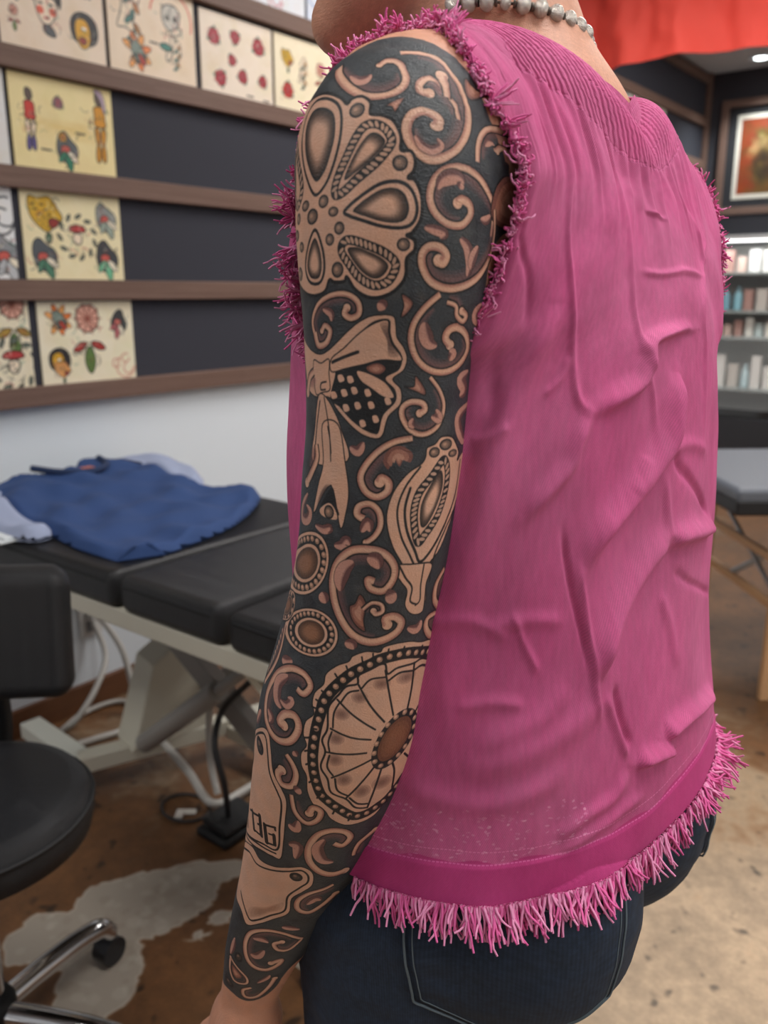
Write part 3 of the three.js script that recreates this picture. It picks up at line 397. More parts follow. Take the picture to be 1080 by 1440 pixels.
function armAt(x, y, z) {                       // distance to the arm, millimetres round it and along it
  const { A, N } = ARM; let best = 1e9, bi = 0, bt = 0;
  for (let i = 0; i < N - 1; i++) {
    const o = i * 3, ax = A[o], ay = A[o + 1], az = A[o + 2], bx = A[o + 3] - ax, by = A[o + 4] - ay, bz = A[o + 5] - az;
    let t = ((x - ax) * bx + (y - ay) * by + (z - az) * bz) / (bx * bx + by * by + bz * bz); t = t < 0 ? 0 : t > 1 ? 1 : t;
    const dx = x - ax - bx * t, dy = y - ay - by * t, dz = z - az - bz * t, d = dx * dx + dy * dy + dz * dz;
    if (d < best) { best = d; bi = i; bt = t; }
  }
  const g = (P, k) => P[bi * 3 + k] + (P[bi * 3 + 3 + k] - P[bi * 3 + k]) * bt, q = [x - g(A, 0), y - g(A, 1), z - g(A, 2)], dot = (P) => q[0] * g(P, 0) + q[1] * g(P, 1) + q[2] * g(P, 2);
  const u = dot(ARM.E1), w = dot(ARM.E2), h = dot(ARM.T), R1 = mix(ARM.r1[bi], ARM.r1[bi + 1], bt), R2 = mix(ARM.r2[bi], ARM.r2[bi + 1], bt), rad = Math.hypot(u, w) + 1e-9;
  const re = 1 / Math.hypot(u / rad / R1, w / rad / R2);
  hit.d = Math.hypot(rad, h) - re; hit.s = 1000 * Math.atan2(u, w) * (R1 + R2) / 2; hit.l = 1000 * (mix(ARM.L[bi], ARM.L[bi + 1], bt) + h); hit.turn = 1000 * Math.PI * (R1 + R2);
  return hit;
}
// --- distance fields
const smin = (a, b, k) => { const h = clamp(0.5 + 0.5 * (b - a) / k, 0, 1); return b + (a - b) * h - k * h * (1 - h); };
const ell = (x, y, z, c, r) => { const a = (x - c[0]) / r[0], b = (y - c[1]) / r[1], d = (z - c[2]) / r[2], k0 = Math.sqrt(a * a + b * b + d * d), k1 = Math.sqrt((a / r[0]) ** 2 + (b / r[1]) ** 2 + (d / r[2]) ** 2); return k1 < 1e-9 ? -Math.min(...r) : k0 * (k0 - 1) / k1; };
const cap = (x, y, z, p, q, r0, r1) => { const bx = q[0] - p[0], by = q[1] - p[1], bz = q[2] - p[2], t = clamp(((x - p[0]) * bx + (y - p[1]) * by + (z - p[2]) * bz) / (bx * bx + by * by + bz * bz), 0, 1); return Math.hypot(x - p[0] - bx * t, y - p[1] - by * t, z - p[2] - bz * t) - (r0 + (r1 - r0) * t); };
const HEAD_YAW = 0.42;                           // the head is turned a little to the person's left
const hd = (x, y, z) => { const c = Math.cos(HEAD_YAW), s = Math.sin(HEAD_YAW), X = x + 0.006, Z = z + 0.098; return [X * c - Z * s, y - 0.006, X * s + Z * c]; };
function headField(x, y, z) {
  const [a, b, c] = hd(x, y, z); let d = ell(a, b, c, [0, 1.635, -0.03], [0.076, 0.105, 0.096]);
  d = smin(d, ell(a, b, c, [0, 1.56, -0.065], [0.062, 0.075, 0.062]), 0.03);
  for (const s of [-1, 1]) { d = smin(d, cap(a, b, c, [s * 0.052, 1.555, -0.015], [s * 0.012, 1.492, -0.108], 0.02, 0.016), 0.03); d = smin(d, cap(a, b, c, [s * 0.077, 1.615, -0.005], [s * 0.073, 1.57, -0.012], 0.012, 0.008), 0.006); d = Math.max(d, -ell(a, b, c, [s * 0.032, 1.617, -0.135], [0.017, 0.011, 0.014]) * 0.6); d = smin(d, ell(a, b, c, [s * 0.032, 1.617, -0.108], [0.012, 0.012, 0.012]), 0.004); }
  d = smin(d, ell(a, b, c, [0, 1.494, -0.11], [0.022, 0.016, 0.016]), 0.012);
  d = smin(d, cap(a, b, c, [0, 1.62, -0.118], [0, 1.575, -0.143], 0.007, 0.012), 0.012);
  d = smin(d, ell(a, b, c, [0, 1.536, -0.13], [0.022, 0.006, 0.009]), 0.005); d = smin(d, ell(a, b, c, [0, 1.522, -0.127], [0.02, 0.007, 0.01]), 0.004);
  return d;
}
const HAND = (() => { const w = toBody(...ARM_KNOTS[ARM_KNOTS.length - 1].slice(0, 3)), f = [-0.02, -0.93, -0.36]; const at = (k, a = 0, b = 0) => [w[0] + f[0] * k + a * 0.35 + b, w[1] + f[1] * k, w[2] + f[2] * k + a * 0.94]; return { w, at }; })();
function handField(x, y, z) {
  const { at } = HAND; let d = cap(x, y, z, at(-0.01), at(0.03), 0.03, 0.03); d = smin(d, cap(x, y, z, at(0.04, -0.022), at(0.095, -0.03), 0.019, 0.015), 0.02); d = smin(d, cap(x, y, z, at(0.04, 0.02), at(0.09, 0.03), 0.018, 0.014), 0.02);
  [[-0.03, 0.075], [-0.01, 0.085], [0.01, 0.08], [0.03, 0.06]].forEach(([a, l]) => { const k0 = at(0.09, a), k1 = at(0.09 + l * 0.5, a, 0.006), k2 = at(0.09 + l * 0.95, a, 0.024); d = smin(d, cap(x, y, z, k0, k1, 0.0095, 0.0085), 0.004); d = smin(d, cap(x, y, z, k1, k2, 0.0085, 0.007), 0.004); });
  const t0 = at(0.05, -0.022), t1 = at(0.085, -0.045, 0.012), t2 = at(0.115, -0.05, 0.022); d = smin(d, cap(x, y, z, t0, t1, 0.013, 0.0105), 0.01); return smin(d, cap(x, y, z, t1, t2, 0.0105, 0.008), 0.004);
}
function otherArm(x, y, z) {
  let d = cap(x, y, z, [0.172, 1.33, -0.045], [0.196, 1.11, -0.1], 0.048, 0.04); d = smin(d, cap(x, y, z, [0.196, 1.11, -0.1], [0.17, 0.95, -0.29], 0.04, 0.027), 0.015); d = smin(d, cap(x, y, z, [0.17, 0.95, -0.29], [0.16, 0.9, -0.35], 0.028, 0.024), 0.012);
  for (let k = 0; k < 4; k++) d = smin(d, cap(x, y, z, [0.142 + k * 0.014, 0.9, -0.35], [0.14 + k * 0.016, 0.84, -0.375], 0.009, 0.007), 0.004);
  return smin(d, cap(x, y, z, [0.145, 0.93, -0.32], [0.115, 0.88, -0.33], 0.011, 0.008), 0.006);
}
function torsoField(x, y, z) {
  let d = ell(x, y, z, [0, 1.235, -0.062], [0.158, 0.2, 0.1]); d = smin(d, ell(x, y, z, [0, 1.06, -0.06], [0.138, 0.2, 0.095]), 0.06); d = smin(d, ell(x, y, z, [0, 0.9, -0.05], [0.158, 0.15, 0.1]), 0.06);
  for (const s of [-1, 1]) d = smin(d, ell(x, y, z, [s * 0.075, 1.215, -0.12], [0.065, 0.065, 0.05]), 0.03);
  d = smin(d, cap(x, y, z, [0, 1.38, -0.05], [-0.14, 1.352, -0.042], 0.045, 0.036), 0.035); d = smin(d, cap(x, y, z, [0, 1.38, -0.05], [0.135, 1.34, -0.042], 0.045, 0.038), 0.035);
  d = smin(d, cap(x, y, z, [0, 1.37, -0.04], [-0.006, 1.52, -0.095], 0.066, 0.057), 0.03); d = smin(d, ell(x, y, z, [0, 1.405, -0.03], [0.085, 0.05, 0.042]), 0.03);
  d = smin(d, cap(x, y, z, [-0.02, 1.4, -0.045], [-0.09, 1.385, -0.04], 0.045, 0.03), 0.025);
  // the other arm, held forward
  d = smin(d, cap(x, y, z, [-0.143, 1.385, -0.003], [-0.13, 1.25, -0.004], 0.034, 0.034), 0.03);
  d = smin(d, otherArm(x, y, z), 0.02);
  // legs
  for (const s of [-1, 1]) { d = smin(d, cap(x, y, z, [s * 0.085, 0.86, -0.06 - (s > 0 ? 0.018 : 0)], [s * 0.1, 0.48, -0.085 - (s > 0 ? 0.09 : 0)], 0.08, 0.055), 0.04); d = smin(d, cap(x, y, z, [s * 0.1, 0.48, -0.085 - (s > 0 ? 0.09 : 0)], [s * 0.098, 0.1, -0.045 - (s > 0 ? 0.06 : 0)], 0.053, 0.036), 0.02); d = smin(d, cap(x, y, z, [s * 0.098, 0.05, -0.04 - (s > 0 ? 0.06 : 0)], [s * 0.1, 0.038, -0.16 - (s > 0 ? 0.06 : 0)], 0.032, 0.025), 0.02); }
  return d;
}
function bodyField(x, y, z) {
  let d = torsoField(x, y, z);
  if (y > 1.42) d = smin(d, headField(x, y, z), 0.03);
  if (x < -0.0 && y > 0.5) { d = smin(d, armAt(x, y, z).d, y > 1.2 ? 0.014 : 0.004); if (y < 0.75) d = smin(d, handField(x, y, z), 0.012); }
  return d;
}
function jeansField(x, y, z) {
  let d = ell(x, y, z, [-0.008, 0.92, -0.056], [0.168, 0.14, 0.108]);
  for (const s of [-1, 1]) { const f = s > 0 ? 0.012 : 0; d = smin(d, ell(x, y, z, [s * 0.082, 0.852, 0.016 - f * 0.6], [0.092, 0.115, 0.091]), 0.035); d = smin(d, cap(x, y, z, [s * 0.094, 0.83, -0.072 - f * 0.6], [s * 0.1, 0.48, -0.09 - f * 3], 0.112, 0.08), 0.03); d = smin(d, cap(x, y, z, [s * 0.1, 0.48, -0.09 - f * 3], [s * 0.098, 0.02, -0.05 - f * 2], 0.077, 0.062), 0.03); }
  d -= 0.0012 * noise3(x * 22, y * 30, z * 22) * (1 - smooth(0.8, 0.95, y) * 0.5);
  return Math.max(d, y - 1.0, 0.02 - y);
}
// --- surface of a field on a grid, its points pulled onto the field
function surface(field, lo, hi, cell) {
  const n = [0, 1, 2].map((k) => Math.ceil((hi[k] - lo[k]) / cell) + 1), at = (i, j, k) => (k * n[1] + j) * n[0] + i, val = new Float32Array(n[0] * n[1] * n[2]), B = 6;
  for (let k = 0; k < n[2]; k += B) for (let j = 0; j < n[1]; j += B) for (let i = 0; i < n[0]; i += B) {
    const h = (B - 1) / 2, d = field(lo[0] + (i + h) * cell, lo[1] + (j + h) * cell, lo[2] + (k + h) * cell), far = Math.abs(d) > B * cell * 1.15;
    for (let c = k; c < Math.min(k + B, n[2]); c++) for (let b = j; b < Math.min(j + B, n[1]); b++) for (let a = i; a < Math.min(i + B, n[0]); a++) val[at(a, b, c)] = far ? d : field(lo[0] + a * cell, lo[1] + b * cell, lo[2] + c * cell);
  }
  const id = new Int32Array(val.length).fill(-1), pos = [], idx = [], C = [[0, 1], [2, 3], [4, 5], [6, 7], [0, 2], [1, 3], [4, 6], [5, 7], [0, 4], [1, 5], [2, 6], [3, 7]];
  for (let k = 0; k < n[2] - 1; k++) for (let j = 0; j < n[1] - 1; j++) for (let i = 0; i < n[0] - 1; i++) {
    const v = []; let neg = 0; for (let q = 0; q < 8; q++) { v[q] = val[at(i + (q & 1), j + ((q >> 1) & 1), k + (q >> 2))]; if (v[q] < 0) neg++; }
    if (!neg || neg === 8) continue;
    let s = [0, 0, 0], m = 0; for (const [a, b] of C) if (v[a] < 0 !== v[b] < 0) { const t = v[a] / (v[a] - v[b]); for (let c = 0; c < 3; c++) s[c] += ((a >> c) & 1) + t * (((b >> c) & 1) - ((a >> c) & 1)); m++; }
    id[at(i, j, k)] = pos.length / 3; pos.push(lo[0] + (i + s[0] / m) * cell, lo[1] + (j + s[1] / m) * cell, lo[2] + (k + s[2] / m) * cell);
  }
  const step = [1, n[0], n[0] * n[1]];
  for (let k = 1; k < n[2] - 1; k++) for (let j = 1; j < n[1] - 1; j++) for (let i = 1; i < n[0] - 1; i++) {
    const o = at(i, j, k), a = val[o] < 0;
    for (let c = 0; c < 3; c++) { if (a === val[o + step[c]] < 0) continue; const u = step[(c + 1) % 3], w = step[(c + 2) % 3], q = [id[o - u - w], id[o - w], id[o], id[o - u]]; if (q.some((x) => x < 0)) continue; a ? idx.push(q[0], q[1], q[2], q[0], q[2], q[3]) : idx.push(q[0], q[2], q[1], q[0], q[3], q[2]); }
  }
  const nor = new Float32Array(pos.length), e = cell * 0.35;
  for (let i = 0; i < pos.length; i += 3) for (let it = 0; it < 2; it++) {
    let [x, y, z] = [pos[i], pos[i + 1], pos[i + 2]]; const d = field(x, y, z), g = [field(x + e, y, z) - field(x - e, y, z), field(x, y + e, z) - field(x, y - e, z), field(x, y, z + e) - field(x, y, z - e)], l = Math.hypot(...g) || 1, m = clamp(d, -cell, cell) * 0.8;
    for (let c = 0; c < 3; c++) { nor[i + c] = g[c] / l; pos[i + c] -= m * g[c] / l; }
  }
  return { pos, nor, idx };
}
function geometry(pos, nor, uv, idx) { const g = new THREE.BufferGeometry(); g.setAttribute('position', new THREE.Float32BufferAttribute(pos, 3)); if (nor) g.setAttribute('normal', new THREE.Float32BufferAttribute(nor, 3)); g.setAttribute('uv', new THREE.Float32BufferAttribute(uv, 2)); if (idx) g.setIndex(idx); if (!nor) g.computeVertexNormals(); return g; }

// --- the tattoo, drawn flat as a stencil in millimetres (round the arm, along the arm)
const STENCIL = [
["s",[5.1,3.2,0],[-50.2,198.9,-44.8,208.5,-34.6,218.1,-23.2,223.7,-13.3,222.9,-5.9,216.8,-5.1,209.2,-10.2,199.6,-17.9,198.5,-21.2,202.6]],
["s",[2.6,5.9,1],[-37,209.8,-30.2,213.9,-25.8,213.2,-24.2,210.3]],
["s",[3.6,5.8,0],[-13.8,191.2,-4.7,185.3,5.3,182.1,15.3,187.5,24.8,196.1,31.7,211.2,32.9,232,28.2,247.2,19.4,255,10.8,256.3,3.8,251.6,-0.3,243.7,0.7,234.9,5.5,229.8,11,229.3,16.1,231.7,15.2,236.5]],
["s",[1.6,5.4,1],[4.3,245,7.6,249.8,13.3,252,18.1,248.5,15.8,244.7]],
["s",[2.8,4.6,0],[27.1,225,24.9,216.5,18.4,208.6,11.4,202,5.8,202.9,2.6,210.5,4.2,215.3,8.8,214.7]],
["s",[3.6,5.7,0],[18.3,211.6,15.7,201.4,11.7,195.2]],
["s",[2.9,4.7,0],[60.5,287.1,60.1,270.8,52.4,264.4,41.9,259.7,31,257.7,21.2,260.3,14.9,265.6,13.4,272.8,16.9,280.2,24.8,285.1,33.6,284.6,39,278.2,38,273.1,32.3,271.3,29.8,273.5]],
["s",[1,6.6,1],[17.4,268.6,19.3,265.2,24.4,262.9,30.1,262.6,32.9,264.5]],
["s",[1,4.6,1],[30.6,266.7,31.1,264.3]],
["s",[3.2,5.2,0],[41.8,252.2,41.7,238.3,45,218.6,53.4,186.5,62.9,147.6,70.8,157.3,58.1,228.3]],
["s",[1.7,6.1,1],[47,235.5,50.1,226.1,55.2,220.7]],
["p",[2,0.4],[-12,229.1,-3.4,222.3,-5.2,228.5,-7.1,232.7,-9.1,229.7]],
["p",[2,1.1],[22.1,180.2,29.9,179.7,35.9,164.9,33.2,191.7,27.7,195.3]],
["p",[2,1.1],[58,265.3,75.9,247.9,83.2,260,88.9,265.8,96.3,277.3,63.1,277.8]],
["s",[1.8,5.9,1],[57.4,274.8,52.9,278.4,47.5,278.9]],
["p",[1,1.8],[-82.4,254.6,-85.5,235.7,-93,216,-91,208,-68.2,212.4,-52.6,216.2,-39.7,222.6,-34.4,227.3,-31.6,224.9,-25.9,223.7,-20.7,227.8,-19.7,234.1,-14.3,234.7,-7.4,237.6,-3,246.3,-2.8,253.3,2,253.5,4.6,257.5,4.1,262.4,1.4,265.3,5.1,266.2,9.1,273.2,9.4,283.7,5.3,290.9,2.4,292.5,6.6,294.7,6.8,299.5,2.9,303.7,3,310.8,0.8,315.9,-5.2,321.2,-14.6,323.6,-23.8,320.2,-29.4,313.9,-31.1,316.1,-37.7,316.6,-41.3,315.6,-44.9,322,-55.6,324.1,-69.1,321.2,-86.5,312.2,-86.8,292.3,-87,275.1]],
["d",[1],[-54.7,270.8,-64,258.7,-70.5,240.9,-70.8,224.5,-63.3,218,-51.8,219.8,-41.3,225.7,-36.7,234,-36.6,245.7,-40.4,257.5,-46.2,267]],
["r",[4.1],[-38.7,272.4,-38.2,266,-32,254.8,-24.4,242.5,-18.5,239.6,-12.3,241.5,-8.2,246.7,-8.6,251.3,-14.7,258.3,-25.4,265.8,-33.6,271.8]],
["d",[2],[-33.2,265.9,-29.5,257.7,-22.3,247.4,-17.6,244.3,-12.6,246.5,-11.3,250.5,-17.8,257.4,-27.1,263.3]],
["d",[1],[-31.8,280.8,-21.9,273.5,-12.4,268.4,-3,267.3,3.7,270.7,7.1,278.5,5.5,285.8,-0.2,288.9,-10.5,288.6,-21.7,285.7,-29.7,283.2]],
["b",[0],[-27.7,231.7,-23.4,232,-27.1,235.6]],
["b",[0],[-3.1,259.3,0.8,259.2,-3,262.6]],
["b",[0],[-56.3,282,-51.3,282.5,-56.2,286]],
["b",[0],[-64.2,275.3,-59.9,275.9,-63.9,278.1]],
["b",[0],[-46.9,275.2,-43.2,275.6,-46.7,278.4]],
["b",[0],[-39.4,280.9,-36.1,281.1,-39.3,283.3]],
["b",[0],[-74.9,280.9,-71.3,281.5,-75,284]],
["b",[0],[-35.1,289.3,-31.9,289.4,-35.1,292.4]],
["b",[0],[-41.4,294.7,-38.4,294.8,-41.4,297.7]],
["b",[0],[-35.8,310.2,-32,310.1,-35.6,314.1]],
["b",[0],[-70,297.1,-66.4,297.4,-70.4,299.8]],
["b",[0],[-80.1,289.8,-74.9,290.4,-81,292.9]],
["b",[0],[0.9,297,4.3,296.8,1.1,300.1]],
["b",[0],[-88.1,300.7,-83.1,301.1,-82,304.7]],
["b",[0],[-75.3,311.6,-70.3,311.8,-76.7,315]],
["d",[1],[-53.4,289.1,-61,297.7,-64.6,308.4,-60.6,315.6,-53.5,317.7,-47.7,316,-45.3,309,-47.2,298.4]],
["r",[3.9],[-33.5,298.3,-30.7,295.5,-25.8,295.6,-17.5,298,-9.6,300.9,-3.9,304.7,-2.7,308.3,-5.8,314.5,-11.6,317.2,-17.1,316.4,-23.2,312.9,-28.8,306.9,-32.8,302.2]],
["d",[2],[-29.7,300,-24.4,298.9,-17.4,301,-10,304.1,-6.5,307.8,-9,312.2,-13.1,314,-18.1,312.6,-24.1,307.8]],
["r",[5],[-85.7,233.5,-73.6,253.2,-70.4,266.1,-79.1,272.5,-91.5,255.8]],
["s",[3,4.8,0],[61.6,270,64.8,283.3,62.4,297,52.3,307.5,39.3,313.7,27,315.9,17.2,313.6,11.9,307.4,11.2,301.1,14.9,297.2,21,297.4,25,300.9,23.2,304.6,20.4,303.5]],
["s",[1.1,7,1],[33.2,291.7,38.8,295.8,41.5,303.3,40.3,309.5]],
["s",[1.2,6.4,1],[47.5,294.4,43.5,301,42.5,306.3]],
["s",[0.9,5.5,1],[11.6,288,16.6,288.7,23.2,290.4,20.7,292.9]],
["s",[2.2,3.6,0],[-45.1,353,-51.3,347.4,-55.5,338.2,-50.2,329,-39.8,323.7,-29.3,322.6,-22.2,326.1,-20.9,332.1,-25.3,334.8,-29.6,332.9,-28.4,329.6]],
["s",[3.8,2.7,0],[-52.7,344.3,-48.8,351.2,-41.7,349.5,-38.9,342.9,-43.4,340,-45.9,343.1]],
["s",[1.2,4.6,1],[-45.6,331.1,-39.2,333.2,-38.1,337.4]],
["s",[0.9,6.6,1],[-10.9,326.1,-8.3,327.1,-6.4,328.6]],
["p",[2,0.4],[1.6,320.4,8.3,324.2,5.5,330.2,2.3,332,3.2,326.1]],
["s",[3,4.8,0],[23.2,318.9,14.9,326.3,9.6,335.5,9.3,345.3,14.1,355.4,22.7,361.1,33.7,361.5,44.7,356.1,50.6,347,46.7,338.9,38.4,334.8,31.9,336.6,30.1,341.5,33.9,345.2]],
["s",[1,8.5,1],[15.8,333.7,16.7,339.1,19.7,344.8,24.8,346.2]],
["s",[2.1,3.4,0],[28,322.4,34.5,323.8,36,328.5,41.3,331.2,43.8,328.1,39.4,325.9]],
["s",[1.5,6.7,1],[59,321.1,52.6,327.3,59,332.1]],
["s",[2.2,3.6,0],[22.3,365,29.8,373.4,33.3,382.4,29.9,392,21.1,396.4,12.7,394.7,7.3,388.3,6.9,382.5,11.7,379.2,18.4,379.9,20.3,383.4,17.1,385.3]],
["s",[1.1,5.4,1],[24.7,387.1,30.4,388.4,27.5,383.5]],
["p",[2,0.4],[13.4,364.3,19.6,371.9,19.5,375.4,14,373.4,7.3,370.6,12.7,370.5]],
["s",[1.5,8.9,1],[56,361.5,47.1,366.5,52.9,373,47.2,376.9]],
["s",[3,7.4,1],[71.3,380.5,50.6,386.2,48.4,393.1,56.8,401,64.9,402.2]],
["s",[1.2,6.6,1],[34.6,354.5,36.7,350.3,33.8,349]],
["s",[1,3.8,1],[13.5,388.2,12.4,391.2,14.5,393]],
["p",[1,0.6],[-78.4,347.7,-58.3,354,-47.9,356.1,-40.6,353.9,-33.3,348.2,-26.4,341.6,-20.1,336.3,-12.8,332.6,-2.4,331.8,0,336.3,1.2,343,5.3,348.2,7.8,354.4,6.3,361.5,0.6,366.8,5.4,372.4,5.6,380.5,-0.9,387.6,-3.5,397.3,-7.5,399.8,-16.1,397.9,-24.7,392.3,-32.6,385.5,-38.4,379.7,-51.9,380.5,-62.8,376.3,-68.9,366.2]],
["p",[9,0],[-37.4,380,-34,366.1,-36.8,359.5,-28.6,351.4,-19.6,342.1,-11.8,335.4,-3.8,334,-2.5,340.7,-0.3,346.3,4.3,352.1,5.2,356.5,3.3,361.8,-3.5,366.5,2.1,372.5,2.7,379.3,-3.8,386.9,-5.9,396.1,-8.7,397.2,-15.6,395,-23.4,390.2,-30.3,384.4]],
["p",[1,0.4],[-37.4,358.3,-28.6,351.3,-19.6,342.4,-11.2,336.3,-4.5,334.5,-3.5,340.4,-1.1,347.1,4.1,353.1,4.2,356.2,-5.9,356.3,-15.8,359.5,-26.6,362.5,-36.7,365.1]],
["p",[4,0],[-8.7,337,-4.4,335.7,-3.5,340.4,-1.1,347.1,3.1,353.2,-2.4,353.8,-4.3,345.2]],
["l",[1.8],[-36.3,359.8,-28.3,356.3,-19.9,352.9]],
["p",[1,0.2],[-19.9,363.6,-13,364.6,-3.8,369,1.6,376.5,-3.9,376.7,-11.4,372.2,-17,368.8]],
["p",[2,0.2],[-14.5,360.9,-8.3,358.3,-3.8,360.9,-6.7,364.4,-11.8,363.9]],
["p",[3,0],[-32.3,367,-29.2,366.2,-27.6,369.3,-30.9,370.5]],
["p",[3,0],[-29.7,374.9,-26.7,374.1,-25.2,377.3,-28.3,378.4]],
["p",[3,0],[-23.2,373.1,-20.4,372.4,-19,375.5,-21.9,376.6]],
["p",[3,0],[-37.3,376.8,-33.9,376,-32.2,379.1,-35.8,380.3]],
["p",[3,0],[-28.2,383.1,-25.3,382.4,-23.7,385.5,-26.9,386.7]],
["p",[3,0],[-20.8,381.3,-18.1,380.6,-16.7,383.7,-19.6,384.8]],
["p",[3,0],[-12.9,380.5,-10.3,379.8,-8.9,382.9,-11.7,383.9]],
["p",[3,0],[-15.1,373.8,-12.5,373.1,-11.1,376.3,-13.9,377.3]],
["p",[3,0],[-3.5,377.7,-1,377.1,0.4,380.3,-2.3,381.2]],
["p",[3,0],[-17.4,390.9,-14.8,390.2,-13.4,393.2,-16.2,394.3]],
["p",[3,0],[-10,387.9,-7.5,387.2,-6.1,390.3,-8.8,391.3]],
["p",[3,0],[-25.9,367.1,-23.1,366.4,-21.6,369.5,-24.7,370.6]],
["p",[1,0.5],[-53.9,360.1,-46,361,-39.1,358.3,-38.8,366.5,-37.8,375.2,-43.7,377.3,-50.3,379.2,-53.1,371.5]],
["l",[1],[-40.9,371.1,-45.3,372.3,-45.6,375.9,-41.5,375.5]],
["s",[3.3,5.4,0],[-53.5,366.4,-60.3,370.8,-64,379.1]],
["p",[1,0.5],[-48.1,380,-41.6,379.4,-34.2,386.9,-28.5,397,-23.3,414,-51.3,419.5,-51.2,399]],
["p",[1,0.5],[-43.6,395.9,-31.1,394.2,-24.7,414.9,-20.9,431.3,-21.7,444.4,-24.9,454,-33.1,429.9,-46.3,449.9,-43.6,431.9,-40.7,417.9]],
["p",[4,0],[-33.1,429.9,-38.6,437.5,-44,445.5,-41.6,436.8,-37.4,430.5]],
["p",[9,0],[-33,431.6,-29.1,439.6,-26,446.5,-29.5,445.1,-34.7,441.4,-40.1,443.3]],
["p",[1,0.2],[-34.4,440.9,-29.6,443.1,-27.6,449.5,-37.7,449.6,-40.8,446.2]],
["l",[0.8],[-42.6,380.1,-37.8,397,-34.8,416]],
["l",[0.8],[-38.8,396.5,-36.5,404,-35,411.5]],
["l",[1],[-46.4,382.5,-49.1,398.7,-49.9,419.2]],
["b",[0],[-33.5,446.2,-30,445.5,-33.2,450.2]],
["s",[3,4.8,0],[-48.9,408.8,-46.9,416.5,-51.2,425.6,-56.8,433.6]],
["s",[2.2,7.4,1],[-54.4,439.8,-61.1,448.4,-61.8,455.9,-53.8,455.8,-50.9,450,-55.8,447]],
["s",[2.9,5.9,1],[-44.1,456.7,-37.1,457.7,-32,455.8,-33.8,459]],
["s",[1,5.8,1],[-22.3,405.7,-17.3,407.5,-14.3,402.2]],
["s",[3,4.8,0],[13.8,398.5,3.6,400.7,-5,406,-11.8,414.3,-14.5,422.3,-10.7,429.8,-3.9,432.4,1.7,428.7,2.1,423.4,-2.1,420.9,-3.1,423.6]],
["p",[2,0.2],[1.3,404.3,7.6,402.8,14.6,406.4,13.8,411.2,9.6,410.1,7.4,413.7,3.3,409.2,1.3,415.8,-2.2,411.1]],
["s",[4.4,2.8,0],[-10.5,446.5,-14.7,444.3,-13.7,439.2,-7.4,437.1,-2.1,441.3,-0.5,449.3,-3.4,456,-8.4,460.1]],
["s",[1,6.5,1],[-11.6,454.3,-8,448.6,-6.3,453.7]],
["s",[1.1,6.8,1],[-28,465,-22.7,463.9,-20.1,460.8,-17.8,462.9]],
["p",[1,0.8],[20.6,412.1,23.1,408.2,23.5,403.5,28.8,401.6,33.4,398,42.3,398.5,48.3,403.1,52.6,407.7,52.1,412,62.2,408.4,76.2,418.6,61.8,429.9,51.8,448.7,42.3,464.1,33.8,471.8,34.2,481.6,36.6,494.1,22,492.8,22,480.8,15.5,470.9,8.1,461.6,3.6,450.4,2.8,440.2,5.9,427.5,12.8,417.4]],
["l",[1.2],[20.3,413.6,12.3,425.2,8.8,440,12.4,455.3,19.8,466.4,24.5,473.5,25.5,480.9]],
["l",[1.6],[15.4,425.8,13.3,439.2,16,452.8,22.7,464,27.3,469.5,35.5,462.6,45.7,449,54.3,432.8,56.9,412.6]],
["l",[1.2],[64.5,417.7,57.8,438.1,44.5,455.3,37.5,467.6,37.1,480.7]],
["r",[4.3],[36.8,410.5,29.2,418.8,21.2,429.2,19.4,443.5,23.4,458.3,28.6,454.5,36.8,444.2,41.5,430,41.6,417.1]],
["d",[2],[35.2,416,27.9,425.4,23.5,436.5,24.3,449.2,28.7,449.5,34.8,438.8,38.5,424.8]],
["b",[0],[29,406,32.8,406.1,29.4,408.6]],
["b",[0],[37.7,402.3,42.9,402.6,38.2,405.1]],
["b",[0],[45.2,407.4,49.7,407.8,45.7,409.3]],
["p",[1,0.7],[9,471.7,15.6,479.5,21.3,485.3,21.6,493.5,25.5,498.7,31,500.8,36.5,498.9,35.6,489,34.7,481,36.8,471.5,24.6,470.4]],
["l",[1.1],[12.7,470.3,18.4,477.5,24.2,483.3,24.9,491.5,30.1,494]],
["l",[1],[30.3,470.8,30.4,481.8,32.1,491.4,29.4,494.6]],
["p",[1,0.9],[-30.5,479.5,-32.2,487.7,-36.2,495.3,-42.3,501.6,-50.7,506,-63.3,509.3,-80.4,511.7,-69.6,498.5,-69.6,489.4,-77.6,484.1,-71.3,474.5,-56,464.8,-45.6,461.1,-38.4,461.7,-33.6,465.6,-30.9,471.8]],
["p",[9,0],[-32.4,479.8,-33.9,487,-37.5,493.8,-43.1,499.4,-50.5,503.3,-60.9,505.9,-69.3,504.8,-77.6,501.4,-75.2,492.3,-73.6,483.8,-67.9,475.4,-55.1,467.1,-46.1,463.7,-39.6,464.1,-35.2,467.5,-32.8,473]],
["o",[26],[-34.1,480.1,-35.6,486.5,-38.8,492.5,-43.8,497.4,-50.4,500.8,-59,502.8,-71.5,504.3,-74,499.1,-71.4,490.9,-73.5,485.2,-66.3,476.8,-54.3,469.2,-46.6,466.1,-40.8,466.4,-36.8,469.3,-34.5,474.1]],
["p",[1,0.3],[-36.7,480.5,-37.9,485.7,-40.6,490.7,-44.8,494.7,-50.2,497.5,-56.7,498.8,-65.2,499.2,-74.7,498.6,-70.4,491,-80.5,490,-61,477.4,-53.3,472,-47.1,469.5,-42.3,469.5,-38.9,471.8,-37,475.6]],
["d",[3],[-38.8,480.9,-39.8,485.2,-42.1,489.2,-45.5,492.5,-49.9,494.8,-55.1,495.7,-60.6,495.4,-65.7,493.8,-67.6,490.1,-63.6,484.1,-58,478.4,-52.4,474.3,-47.6,472.2,-43.6,472.1,-40.7,473.9,-39.1,477]],
